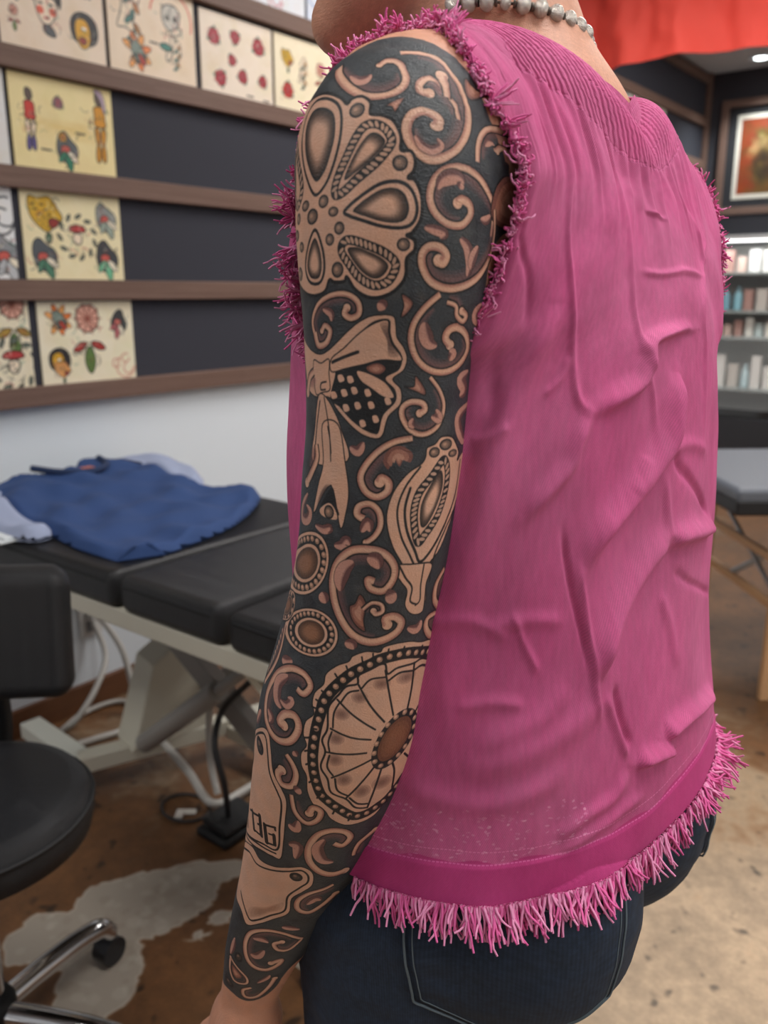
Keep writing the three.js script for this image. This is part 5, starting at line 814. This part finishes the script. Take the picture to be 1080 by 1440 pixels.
const armMap = canvasMap(tattoo); armMap.wrapS = armMap.wrapT = THREE.ClampToEdgeWrapping;
const skinArm = new THREE.MeshPhysicalMaterial({ map: armMap, roughness: 0.42, bumpMap: clone(skinBump, 10, 20), bumpScale: 0.0005, specularIntensity: 0.75, side: THREE.DoubleSide });
const skinPlain = new THREE.MeshPhysicalMaterial({ map: clone(plainTile, 8, 8), roughness: 0.52, bumpMap: clone(skinBump, 14, 14), bumpScale: 0.0004, side: THREE.DoubleSide });
{
  const s = surface(bodyField, [-0.34, -0.005, -0.46], [0.27, 1.78, 0.15], 0.0055), np = s.pos.length / 3, S = new Float32Array(np), L = new Float32Array(np), D = new Float32Array(np), C = new Float32Array(np);
  for (let i = 0; i < np; i++) { const [x, y, z] = s.pos.slice(i * 3, i * 3 + 3); if (x < 0.02 && y > 0.6) { armAt(x, y, z); S[i] = hit.s; L[i] = hit.l; D[i] = hit.d; C[i] = hit.turn; } else { D[i] = 1; } }
  const pos = [], nor = [], uv = [], plain = [], inked = [];
  for (let t = 0; t < s.idx.length; t += 3) { const f = [s.idx[t], s.idx[t + 1], s.idx[t + 2]]; (f.every((i) => Math.abs(D[i]) < 0.016 && L[i] > 150) ? inked : plain).push(f); }
  const put = (f, arm) => { const far = arm && Math.max(...f.map((i) => S[i])) - Math.min(...f.map((i) => S[i])) > 90; for (const i of f) { pos.push(s.pos[i * 3], s.pos[i * 3 + 1], s.pos[i * 3 + 2]); nor.push(s.nor[i * 3], s.nor[i * 3 + 1], s.nor[i * 3 + 2]); if (arm) uv.push(((far && S[i] < 0 ? S[i] + C[i] : S[i]) - S0) * SX / TW, 1 - (L[i] - L0) * SY / TH); else uv.push(s.pos[i * 3] + s.pos[i * 3 + 2] * 0.7, s.pos[i * 3 + 1]); } };
  inked.forEach((f) => put(f, true)); const cut = pos.length / 3; plain.forEach((f) => put(f, false));
  const g = geometry(pos, nor, uv); g.addGroup(0, cut, 0); g.addGroup(cut, pos.length / 3 - cut, 1);
  const m = new THREE.Mesh(g, [skinArm, skinPlain]); m.name = 'body'; m.userData.label = 'bare skin with a black and grey ornamental tattoo sleeve'; person.add(m); shade(m);
}
// --- hair, gathered up above the frame
{ const pts = []; const s = surface((x, y, z) => { const [a, b, c] = hd(x, y, z); let d = ell(a, b, c, [0, 1.655, -0.015], [0.084, 0.102, 0.098]); d = Math.max(d, -ell(a, b, c, [0, 1.59, -0.11], [0.068, 0.085, 0.085]), 1.575 - b - 0.3 * c); d = smin(d, ell(a, b, c, [0, 1.7, 0.085], [0.045, 0.045, 0.04]), 0.02); return d + 0.002 * Math.sin(a * 300) * Math.sin(c * 90); }, [-0.2, 1.5, -0.3], [0.15, 1.8, 0.08], 0.006);
  mesh('hair', geometry(s.pos, s.nor, new Float32Array(s.pos.length / 3 * 2), s.idx), std(0x3a2a22, 0.6), person); }
for (const sx of [-1, 1]) { const g = new RoundedBoxGeometry(0.095, 0.08, 0.26, 4, 0.035), p = g.attributes.position; for (let i = 0; i < p.count; i++) if (p.getZ(i) < -0.02 && p.getY(i) > 0) p.setY(i, p.getY(i) * 0.55); g.computeVertexNormals(); mesh('shoe', [g.translate(sx * 0.1, 0.052, -0.1 - (sx > 0 ? 0.06 : 0)), box(0.1, 0.02, 0.27, 0.008, sx * 0.1, 0.01, -0.1 - (sx > 0 ? 0.06 : 0))], std(0x222222, 0.6), person); }

// --- jeans
{
  const denimTile = dataMap(256, (x, y) => { const tw = 0.5 + 0.5 * Math.sin((x * 64 + y * 64) * Math.PI * 2), v = 0.72 + 0.22 * tw + 0.35 * mid(x, y * 0.6) + 0.25 * (rnd() - 0.5) + 0.16 * Math.sin(x * 2 * Math.PI * 40); return [26, 40, 58].map((c, k) => (c + (k === 2 ? 12 : 10) * (v - 0.8)) * (0.8 + 0.3 * v) / 255); }, true);
  const denim = std(0xffffff, 0.85, { map: clone(denimTile, 10, 10), bumpMap: clone(denimTile, 10, 10), bumpScale: 0.002 });
  const s = surface(jeansField, [-0.24, 0.0, -0.22], [0.24, 1.03, 0.15], 0.0065), uv = []; for (let i = 0; i < s.pos.length; i += 3) uv.push(Math.atan2(s.pos[i] + 0.09, s.pos[i + 2] + 0.05) * 0.14, s.pos[i + 1]);
  const j = mesh('jeans', geometry(s.pos, s.nor, uv, s.idx), denim, person); j.userData.label = 'dark blue denim jeans';
  const onBack = (a, y, lift = 0.001) => { let z = 0.16; for (let k = 0; k < 60; k++) { const d = jeansField(a, y, z); z -= d * 0.8; if (d < 0.0004) break; } return V(a, y, z + lift); };
  const onSide = (ang, y, lift = 0.001) => { let r = 0.3; const c = Math.cos(ang), q = Math.sin(ang); for (let k = 0; k < 60; k++) { const d = jeansField(c * r, y, -0.05 + q * r); r -= d * 0.8; if (d < 0.0004) break; } return V(c * (r + lift), y, -0.05 + q * (r + lift)); };
  const thread = std(0x5d6a72, 0.8);
  for (const sx of [-1, 1]) {
    const D = Math.PI / 180, o = [[121, 0.9], [171, 0.9], [168, 0.797], [145, 0.765], [124, 0.81]], ang = (a) => (sx < 0 ? a : 180 - a) * D;
    // pocket: a raised patch following the jeans, with its own edge and stitching
    const N = 26, pos = [], idx = [], u2 = [];
    for (let q = 0; q <= N; q++) for (let p = 0; p <= N; p++) { const t = p / N, v = q / N, a = mix(mix(124, 121, v), mix(168, 171, v), t), y = mix(t < 0.48 ? mix(0.81, 0.765, t / 0.48) : mix(0.765, 0.797, (t - 0.48) / 0.52), 0.9, v), edge = Math.min(t, 1 - t, v, 1 - v) * N < 0.5 ? 0 : 0.0026, P = onSide(ang(a), y, edge + 0.0003); pos.push(P.x, P.y, P.z); u2.push(a * 0.0026, y); }
    for (let q = 0; q < N; q++) for (let p = 0; p < N; p++) { const a = q * (N + 1) + p; idx.push(a, a + 1, a + N + 1, a + 1, a + N + 2, a + N + 1); }
    mesh('back_pocket', geometry(pos, null, u2, idx), denim, j);
    for (const inset of [0, 0.008]) { const P = [...o, o[0]].map(([a, y]) => [mix(a, 145, inset * 9), mix(y, 0.84, inset * 9)]), pts = []; for (let i = 0; i < P.length - 1; i++) for (let k = 0; k < 14; k++) pts.push(onSide(ang(mix(P[i][0], P[i + 1][0], k / 14)), mix(P[i][1], P[i + 1][1], k / 14), 0.003)); mesh('pocket_stitching', tube(pts, inset ? 0.0006 : 0.001, 160, 5, true), thread, j); }
  }
  const seam = []; for (let k = 0; k <= 20; k++) seam.push(onBack(0, mix(0.77, 0.98, k / 20), 0.002)); mesh('back_seam', tube(seam, 0.0014, 60, 5), thread, j);
  for (const dy of [0.905, 0.912]) { const y = []; for (let k = 0; k <= 30; k++) { const a = mix(Math.PI * 0.12, Math.PI * 0.88, k / 30); y.push(onSide(a, dy + 0.02 * Math.abs(k - 15) / 15, 0.001)); } mesh('yoke_stitching', tube(y, 0.0009, 90, 5), thread, j); }
}
// --- sleeveless top: a back and a front panel (p across, q upwards), in the person's axes
const BACK_ROWS = [[0.91, 0.106, 0.203, 0.893, -0.055, 0.8], [0.975, 0.097, 0.202, 0.965, -0.055, 0.8], [1.06, 0.088, 0.2, 1.06, -0.055, 0.8], [1.16, 0.083, 0.197, 1.155, -0.055, 0.82], [1.245, 0.08, 0.192, 1.232, -0.055, 0.86], [1.295, 0.072, 0.183, 1.262, 0.005, 0.92], [1.34, 0.061, 0.172, 1.305, 0.03, 1], [1.372, 0.05, 0.16, 1.36, 0.04, 1.05]];
const FRONT_ROWS = [[0.9, -0.185, 0.203, 0.893, -0.055, 0.8], [0.97, -0.19, 0.202, 0.965, -0.055, 0.8], [1.06, -0.19, 0.2, 1.06, -0.055, 0.8], [1.16, -0.195, 0.197, 1.155, -0.055, 0.82], [1.245, -0.195, 0.192, 1.232, -0.055, 0.85], [1.295, -0.185, 0.186, 1.262, -0.095, 0.9], [1.34, -0.175, 0.178, 1.305, -0.122, 1], [1.372, -0.165, 0.166, 1.36, -0.128, 1]];

const FOLDS = [
[5,9,1,[0.522,0.458,0.478,0.453,0.422,0.443,0.414,0.422,0.4,0.398,0.358,0.385,0.325,0.378]],
[4,8,1,[0.325,0.378,0.308,0.357,0.297,0.34,0.269,0.325,0.233,0.307]],
[3.5,5,0,[0.244,0.738,0.236,0.635,0.258,0.54,0.289,0.438,0.303,0.393,0.325,0.378]],
[3,5,0,[0.369,0.69,0.381,0.593,0.389,0.505,0.408,0.427,0.428,0.383,0.439,0.338]],
[7,11,1,[0.483,0.403,0.475,0.385,0.461,0.35,0.436,0.33,0.394,0.307,0.353,0.288,0.328,0.268]],
[6,8,1,[0.614,0.255,0.528,0.263,0.478,0.27]],
[7,11,1,[0.478,0.27,0.442,0.263,0.4,0.242,0.367,0.217,0.35,0.188]],
[-5,6,0,[0.475,0.335,0.5,0.315,0.55,0.288,0.589,0.268]],
[3,6,0,[0.458,0.325,0.475,0.28,0.478,0.27]],
[-5,5,0,[0.292,0.297,0.3,0.275,0.311,0.253,0.328,0.223,0.339,0.19]],
[4,5,0,[0.319,0.27,0.331,0.24,0.342,0.195,0.353,0.155]],
[-4,5,0,[0.492,0.245,0.528,0.225,0.656,0.19]],
[-5,6,0,[0.381,0.182,0.392,0.152,0.408,0.122]],
[4,6,0,[0.361,0.18,0.381,0.147,0.4,0.115]],
[6,9,1,[0.633,0.09,0.506,0.11,0.469,0.113]],
[6,8,1,[0.483,0.092,0.45,0.1,0.414,0.105]],
[5,9,0,[0.4,0.103,0.372,0.085,0.325,0.077,0.281,0.065]],
[4,8,0,[0.433,0.072,0.386,0.068,0.336,0.06,0.281,0.052]],
[9,24,0,[0.239,0.52,0.225,0.478,0.222,0.417,0.203,0.367,0.181,0.323,0.156,0.275,0.131,0.228]],
[-4,14,0,[0.136,0.487,0.186,0.398,0.167,0.362,0.142,0.333]],
[3,5,0,[0.161,0.362,0.189,0.367,0.211,0.375]],
[5,16,0,[0.142,0.133,0.222,0.143,0.308,0.16,0.367,0.177]],
[4,14,0,[0.058,0.118,0.142,0.105,0.231,0.11,0.306,0.128]],
[4,12,0,[0.308,0.193,0.275,0.175,0.222,0.163,0.161,0.152]],
[3,6,0,[0.408,0.54,0.469,0.535,0.583,0.552]],
[2.5,5,0,[0.819,0.795,0.669,0.65,0.561,0.512,0.561,0.422,0.556,0.323]],
[3,5,0,[0.383,0.682,0.425,0.638,0.481,0.615]],
[3,6,0,[0.556,0.688,0.603,0.64,0.611,0.57]],
[3,6,0,[0.142,0.18,0.192,0.185,0.244,0.182]],
[3,6,0,[0.192,0.238,0.242,0.24,0.297,0.238]],
[3,5,0,[0.222,0.247,0.239,0.228,0.264,0.203]],
[3,7,0,[0.456,0.335,0.503,0.338,0.572,0.325]],
[2.5,5,0,[0.253,0.395,0.278,0.413,0.283,0.438]],
[3,6,0,[0.467,0.235,0.486,0.205,0.5,0.163]],
[3,6,0,[0.392,0.315,0.411,0.325,0.419,0.34]],
[3,6,0,[0.1,0.238,0.161,0.242,0.222,0.228]],
[-3,10,0,[0.036,0.657,0.147,0.58,0.183,0.497]]
];

function rowAt(T, x) { x = clamp(x, 0, 7); const i = Math.min(Math.floor(x), 6), t = x - i, p0 = T[Math.max(i - 1, 0)], p1 = T[i], p2 = T[i + 1], p3 = T[Math.min(i + 2, 7)]; return p1.map((_, k) => 0.5 * (2 * p1[k] + (p2[k] - p0[k]) * t + (2 * p0[k] - 5 * p1[k] + 4 * p2[k] - p3[k]) * t * t + (3 * p1[k] - p0[k] - 3 * p2[k] + p3[k]) * t ** 3)); }
function panel(back, p, q) {
  const tau = (p - 0.5) * Math.PI, sg = Math.sign(Math.sin(tau)), sn = Math.abs(Math.sin(tau)), cs = Math.abs(Math.cos(tau));
  const low = (x) => { const r = rowAt(back ? BACK_ROWS : FRONT_ROWS, x), C = cs ** r[5]; return [r[2] * sg * sn ** r[5], r[3] + (r[0] - r[3]) * C, r[4] + (r[1] - r[4]) * C]; };
  let o;
  if (q <= 0.7) o = low(q * 10); else {
    const S = sg * sn ** 0.9, m = Math.abs(S), t = Math.min(m / 0.69, 1), w = (q - 0.7) / 0.3, a = low(7);
    const yt = m > 0.69 ? 1.464 - (m - 0.69) / 0.31 * 0.014 : back ? 1.410 + 0.054 * Math.sin(t * Math.PI / 2) ** 1.1 : 1.36 + 0.104 * t ** 2.2, bt = m > 0.69 ? -0.045 : back ? 0.018 - 0.063 * t ** 1.8 : -0.15 + 0.105 * t * t;
    const top = [0.158 * S, yt, bt], c = [0.5 * (a[0] + top[0]), yt - 0.004 - (1 - m) * 0.006, 0.7 * a[2] + 0.3 * bt];
    o = a.map((v, k) => (1 - w) ** 2 * v + 2 * w * (1 - w) * c[k] + w * w * top[k]);
  }
  o[1] -= 0.17 * Math.max(o[0], 0) * smooth(1.15, 1.35, o[1]);
  return o;
}
const PX = 0.48, QY = 0.66;                       // metres per unit of p and q, about
const bandEdge = (p) => 0.685 + 0.56 * Math.sqrt((p - 0.44) ** 2 + 0.0045);
const folds = FOLDS.map(([h, w, k, f]) => { const P = []; for (let i = 0; i < f.length; i += 2) P.push(new THREE.Vector2(f[i] * PX, f[i + 1] * QY)); return { h: h / 1000, w: w / 1000, k, P: P.length > 2 ? new THREE.SplineCurve(P).getPoints(P.length * 6) : P }; });
function foldLift(p, q) {
  const x = p * PX, y = q * QY; let s = 0;
  for (const { h, w, k, P } of folds) {
    let b = 1e9, side = 0, at = 0;
    for (let i = 0; i < P.length - 1; i++) { const ax = P[i].x, ay = P[i].y, bx = P[i + 1].x - ax, by = P[i + 1].y - ay, t = clamp(((x - ax) * bx + (y - ay) * by) / (bx * bx + by * by + 1e-12), 0, 1), dx = x - ax - bx * t, dy = y - ay - by * t, d = dx * dx + dy * dy; if (d < b) { b = d; side = bx * dy - by * dx; at = (i + t) / (P.length - 1); } }
    b = Math.sqrt(b); if (b > 3.2 * w) continue;
    const ends = smooth(0, 0.22, at) * smooth(1, 0.78, at) * 0.85 + 0.15, ww = k ? (side > 0 ? w * 0.42 : w * 0.75) : w * (h < 0 ? 0.42 : 0.5);
    s += (k ? 1.45 : 0.66) * h * ends * Math.exp(-((b / ww) ** 2));
  }
  return s;
}
function clothPoint(back, p, q) {
  const e = 0.004, P = panel(back, p, q), a = panel(back, clamp(p - e, 0, 1), q), b = panel(back, clamp(p + e, 0, 1), q), c = panel(back, p, clamp(q - e, 0, 1)), d = panel(back, p, clamp(q + e, 0, 1));
  const n = V(b[0] - a[0], b[1] - a[1], b[2] - a[2]).cross(V(d[0] - c[0], d[1] - c[1], d[2] - c[2])); if (n.lengthSq() < 1e-16) n.set(0, 0, back ? 1 : -1); n.normalize(); if (!back) n.negate();
  const rim = smooth(0, 0.03, p) * smooth(1, 0.97, p), be = bandEdge(p), gather = back ? 0.0016 * Math.sin(p * 210 + 3 * noise2(p * 20, q * 2)) * smooth(be - 0.2, be - 0.02, q) * smooth(be + 0.02, be - 0.01, q) + (q > be ? 0.0012 * Math.sin((q - be) / (1 - be) * Math.PI) + 0.0007 * Math.sin(p * 560) : 0) : 0;
  const soft = (0.003 * noise2(p * 5 + 3, q * 4) + 0.0006 * noise2(p * 14, q * 10 + 7)) * smooth(1, 0.7, q);
  const hemBulge = q < 0.05 ? 0.0012 : 0, lift = rim * ((back ? foldLift(p, q) : 0.004 * Math.sin(p * 40) * (1 - q)) + soft + gather) + hemBulge;
  const v = V(P[0], P[1], P[2]).addScaledVector(n, lift);
  // the cloth gives way to the arms at its sides, and lies on the shoulders, neck and hips
  if (v.x < -0.06 && q < 0.75) for (let k = 0; k < 12; k++) { const d = armAt(v.x, v.y, v.z).d; if (d > -0.011) break; v.x += (-0.01 - d) * 0.9; }
  if (v.x > 0.08 && q < 0.75) for (let k = 0; k < 12; k++) { const d = otherArm(v.x, v.y, v.z); if (d > 0.002) break; v.x -= (0.003 - d) * 0.9; }
  if (q > 0.7) for (let k = 0; k < 4; k++) { const d = bodyField(v.x, v.y, v.z); if (d > 0.004) break; v.addScaledVector(n, (0.0045 - d) * smooth(0.7, 0.78, q)); }
  if (q < 0.12) for (let k = 0; k < 4; k++) { const d = jeansField(v.x, v.y, v.z); if (d > 0.004) break; v.addScaledVector(n, 0.0045 - d); }
  return v;
}
const top = new THREE.Group(); top.name = 'tank_top'; top.userData.label = 'washed pink denim sleeveless top with frayed armholes and fringed hem'; person.add(top);
{
  const W = 2048, X = (p) => p * W, Y = (q) => (1 - q) * W;
  const colour = canvas(W, W, (g) => {
    const im = g.createImageData(W, W), d = im.data;
    for (let j = 0; j < W; j++) for (let i = 0; i < W; i++) { const x = i / W, y = j / W, v = 1 + 0.05 * noise2(x * 9, y * 7) + 0.03 * noise2(x * 90, y * 40) + 0.05 * Math.sin((i + j) * 1.05) + 0.09 * (rnd() - 0.5), w = clamp(0.16 + 0.14 * noise2(x * 5 + 8, y * 4) + 0.05 * noise2(x * 60, y * 20 + 4), 0, 1); const o = (j * W + i) * 4; [188, 76, 128].forEach((c, k) => { d[o + k] = clamp(mix(c, [206, 138, 168][k], w) * v, 0, 255); }); d[o + 3] = 255; }
    g.putImageData(im, 0, 0); g.lineCap = 'round'; g.lineJoin = 'round';
    // stitch rows of the neck band
    for (const f of [0, 0.32, 0.62, 0.94]) { g.setLineDash([6, 5]); g.strokeStyle = 'rgba(214,120,170,0.8)'; g.lineWidth = 2; g.beginPath(); for (let p = 0.04; p <= 0.96; p += 0.01) { const q = mix(bandEdge(p), 0.998, f); p > 0.041 ? g.lineTo(X(p), Y(q)) : g.moveTo(X(p), Y(q)); } g.stroke(); }
    // hem band: deeper dye, two stitch rows, white scuffs above it
    g.fillStyle = 'rgba(176,22,104,0.5)'; g.beginPath(); g.moveTo(0, W); for (let p = 0; p <= 1; p += 0.01) g.lineTo(X(p), Y(0.052 + 0.004 * noise2(p * 14, 2))); g.lineTo(W, W); g.fill();
    for (const q of [0.05, 0.062]) { g.setLineDash([7, 5]); g.strokeStyle = 'rgba(238,150,196,0.6)'; g.lineWidth = 2; g.beginPath(); g.moveTo(0, Y(q)); g.lineTo(W, Y(q)); g.stroke(); } g.setLineDash([]);
    for (let k = 0; k < 220; k++) { const p = [0.04, 0.09, 0.16, 0.22, 0.3][k % 5] + rr(-0.03, 0.03), q = rr(0.052, 0.1); g.fillStyle = `rgba(250,225,238,${rr(0.08, 0.35)})`; g.beginPath(); g.ellipse(X(p), Y(q), rr(1, 9), rr(0.8, 2.5), rr(-0.3, 0.3), 0, 7); g.fill(); }
  });
  // woven relief: twill, slubs, the ribs of the neck band and the grooves of its stitch rows
  const relief = canvas(W, W, (g) => {
    const im = g.createImageData(W, W), d = im.data;
    for (let j = 0; j < W; j++) for (let i = 0; i < W; i++) {
      const x = i / W, y = j / W, q = 1 - y, be = bandEdge(x), o = (j * W + i) * 4; let v = 128 + 16 * Math.sin((i + j) * 1.05) + 6 * noise2(x * 30, y * 22) + 5 * noise2(x * 120, y * 90) + 16 * (rnd() - 0.5);
      if (q > be - 0.02) { const f = (q - be) / (0.998 - be); if (q > be) v += 55 * Math.sin(x / 0.0056 * 2 * Math.PI + 1.2 * noise2(x * 40, y * 60)); for (const s of [0.02, 0.34, 0.64]) v -= 70 * Math.exp(-(((f - s) * (0.998 - be) * W / 3.5) ** 2)); }
      d[o] = d[o + 1] = d[o + 2] = clamp(v, 0, 255); d[o + 3] = 255;
    }
    g.putImageData(im, 0, 0);
  });
  const mat = new THREE.MeshPhysicalMaterial({ map: canvasMap(colour), bumpMap: canvasMap(relief, false), bumpScale: 0.0012, roughness: 0.86, sheen: 0.25, sheenRoughness: 0.6, sheenColor: new THREE.Color(0xf0a0c8), side: THREE.DoubleSide });
  for (const back of [true, false]) {
    const NX = back ? 420 : 160, NY = back ? 440 : 160, pos = [], uv = [], idx = [];
    for (let j = 0; j <= NY; j++) for (let i = 0; i <= NX; i++) { const v = clothPoint(back, i / NX, j / NY); pos.push(v.x, v.y, v.z); uv.push(i / NX, j / NY); }
    { const j0 = Math.round(0.63 * NY), j1 = Math.round(0.79 * NY), row = (NX + 1) * 3; for (let it = 0; it < 60; it++) { const old = pos.slice(j0 * row, (j1 + 1) * row); for (let j = j0 + 1; j < j1; j++) for (let k = 0; k < row; k++) { const o = (j - j0) * row + k; pos[j * row + k] = 0.25 * old[o - row] + 0.5 * old[o] + 0.25 * old[o + row]; } } }
    for (let j = 0; j < NY; j++) for (let i = 0; i < NX; i++) { const a = j * (NX + 1) + i, b = a + 1, c = a + NX + 1, d = c + 1; back ? idx.push(a, b, c, b, d, c) : idx.push(a, c, b, b, c, d); }
    mesh(back ? 'back_panel' : 'front_panel', geometry(pos, null, uv, idx), mat, top);
  }
}
// --- frayed threads
function strands(list, mat, name) {               // list of { pts, r0, r1 }
  const pos = [], idx = [], uv = [], S = 4;
  for (const { pts, r0, r1 } of list) {
    const n = pts.length, base = pos.length / 3; let ref = V(0.3, 0.5, 0.8);
    for (let i = 0; i < n; i++) { const t = pts[Math.min(i + 1, n - 1)].clone().sub(pts[Math.max(i - 1, 0)]).normalize(), u = ref.clone().cross(t).normalize(), w = t.clone().cross(u), r = mix(r0, r1, i / (n - 1)); for (let k = 0; k < S; k++) { const a = k / S * 2 * Math.PI, P = pts[i].clone().addScaledVector(u, r * Math.cos(a)).addScaledVector(w, r * Math.sin(a)); pos.push(P.x, P.y, P.z); uv.push(k / S, i / n); } }
    for (let i = 0; i < n - 1; i++) for (let k = 0; k < S; k++) { const a = base + i * S + k, b = base + i * S + (k + 1) % S, c = a + S, d = b + S; idx.push(a, b, c, b, d, c); }
    const e = base + (n - 1) * S; for (let k = 1; k < S - 1; k++) idx.push(e, e + k, e + k + 1);
  }
  const m = mesh(name, geometry(pos, null, uv, idx), mat, top); m.userData.kind = 'stuff'; return m;
}
{
  const pinkA = std(0xd9629e, 0.9), pinkB = std(0xe593bc, 0.9), rv = (k) => V(rr(-k, k), rr(-k, k), rr(-k, k));
  const curl = (p, d, len, wob, r0, r1, n = 7, droop = 0) => { const pts = [p.clone()], dir = d.clone().normalize(); let q = p.clone(); for (let i = 1; i < n; i++) { dir.add(rv(wob)).normalize(); dir.y -= droop; dir.normalize(); q = q.clone().addScaledVector(dir, len / (n - 1)); pts.push(q); } return { pts, r0, r1 }; };
  // hem: hanging threads, gathered in small tufts
  let a = [], b = [];
  for (const back of [true, false]) for (let p = 0.004; p < 0.997; p += back ? 0.0085 : 0.016) {
    const e = clothPoint(back, p, 0.003), o = clothPoint(back, p, 0.0), inn = clothPoint(back, p, 0.03), out = V(o.x, 0, o.z + 0.055).normalize(), wild = back ? smooth(0.5, 0.62, p) : 0, down = o.clone().sub(inn).normalize();
    const sway = rr(-0.35, 0.35), len = rr(0.017, 0.03), side = V(-out.z, 0, out.x);
    for (let k = 0; k < 7; k++) { const s = curl(e.clone().addScaledVector(side, rr(-0.0022, 0.0022)).addScaledVector(out, rr(0, 0.002)), down.clone().addScaledVector(side, sway + rr(-0.12, 0.12)).addScaledVector(out, 0.12 + wild * rr(0, 1.1)), len * rr(0.75, 1.1), 0.3 + 0.1 * wild, 0.00115, 0.0008, 7, wild ? 0 : 0.03); if (!s.pts.some((v) => armAt(v.x, v.y, v.z).d < 0.004)) (rnd() < 0.55 ? a : b).push(s); }
  }
  strands(a, pinkA, 'hem_fringe'); strands(b, pinkB, 'hem_fringe');
  // armholes
  a = []; b = [];
  const tuft = (p, d, len, n, spread, wob, r = 0.001) => { for (let k = 0; k < n; k++) (rnd() < 0.55 ? a : b).push(curl(p.clone().add(rv(0.0018)), d.clone().add(rv(spread)), len * rr(0.6, 1.15), wob, r * rr(0.9, 1.5), r * 0.6, 8)); };
  for (const side of [0, 1]) for (const back of [true, false]) for (let q = 0.405; q < 1; q += back ? 0.0105 : 0.0125) {
    const e = clothPoint(back, side, clamp(q + rr(-0.004, 0.004), 0, 1)), inn = clothPoint(back, side ? 0.95 : 0.05, q), out = e.clone().sub(inn).normalize(), sx = side ? 1 : -1;
    if (back) {
      tuft(e, out.clone().multiplyScalar(rr(0.1, 0.6)).add(V(0.35 * sx, 0.25, 0.9).multiplyScalar(rr(0.2, 0.8))).add(rv(0.3)), rr(0.005, 0.012), 10, 0.25, 0.75, 0.0008);
      tuft(e, rv(0.5).add(V(0.2 * sx, 0, 0.4)), 0.006, 7, 0.5, 1.1, 0.0008);
      if (rnd() < 0.2) tuft(e, out.clone().multiplyScalar(-0.7).add(V(-0.1, 0.3, 0.5)).add(rv(0.25)), rr(0.012, 0.02), 9, 0.08, 0.22, 0.0008);
    } else {
      const big = smooth(0.4, 0.5, q), high = smooth(0.78, 0.95, q);
      tuft(e, V(side ? 0.55 : -0.75, 0.1 + 0.75 * high, -0.55).add(out.multiplyScalar(0.5)).add(rv(0.35)), rr(0.009, 0.025) * (0.6 + 0.4 * big) * (1 - 0.38 * high), 14, 0.1, 0.3 + 0.15 * high, 0.0009);
      tuft(e, rv(0.6).add(V(0.4 * sx, 0.2, -0.2)), 0.008, 9, 0.4, 0.9, 0.0008);
    }
  }
  strands(a, pinkA, 'armhole_fringe'); strands(b, pinkB, 'armhole_fringe');
}
// --- bead necklace
{
  const n = new THREE.Group(); n.name = 'necklace'; n.userData.label = 'necklace of round silver beads'; person.add(n);
  const silver = std(0xd8d4cc, 0.18, { metalness: 0.95, bumpMap: clone(grainBump, 2, 2), bumpScale: 0.0008 }), dark = std(0x5c5650, 0.4, { metalness: 0.7 });
  const big = new THREE.SphereGeometry(1, 20, 14), N = 34, ring = (t) => { const a = t * 2 * Math.PI; return V(-0.003 + 0.0665 * Math.sin(a), 1.478 + 0.010 * Math.sin(-a) * (Math.cos(a) > 0 ? 1 : 0.4) - (Math.cos(a) < 0 ? 0.035 * Math.cos(a) ** 2 : 0), -0.083 + 0.066 * Math.cos(a)); };
  const cord = []; for (let k = 0; k < N; k++) { const p = ring(k / N), d = ring((k + 0.5) / N).sub(ring((k - 0.5) / N)).normalize(); cord.push(p); const m = mesh('bead', big, silver, n); m.position.copy(p); const s = k % 9 === 2 ? 0.0046 : 0.0062; m.scale.set(s, s * 0.84, s); m.quaternion.setFromUnitVectors(V(0, 1, 0), d); const c = mesh('spacer', new THREE.CylinderGeometry(0.0028, 0.0028, 0.0016, 12), dark, n); c.position.copy(ring((k + 0.5) / N)); c.quaternion.copy(m.quaternion); }
  mesh('cord', tube(cord, 0.001, 120, 6, true), dark, n);
}
renderer.render(scene, camera);
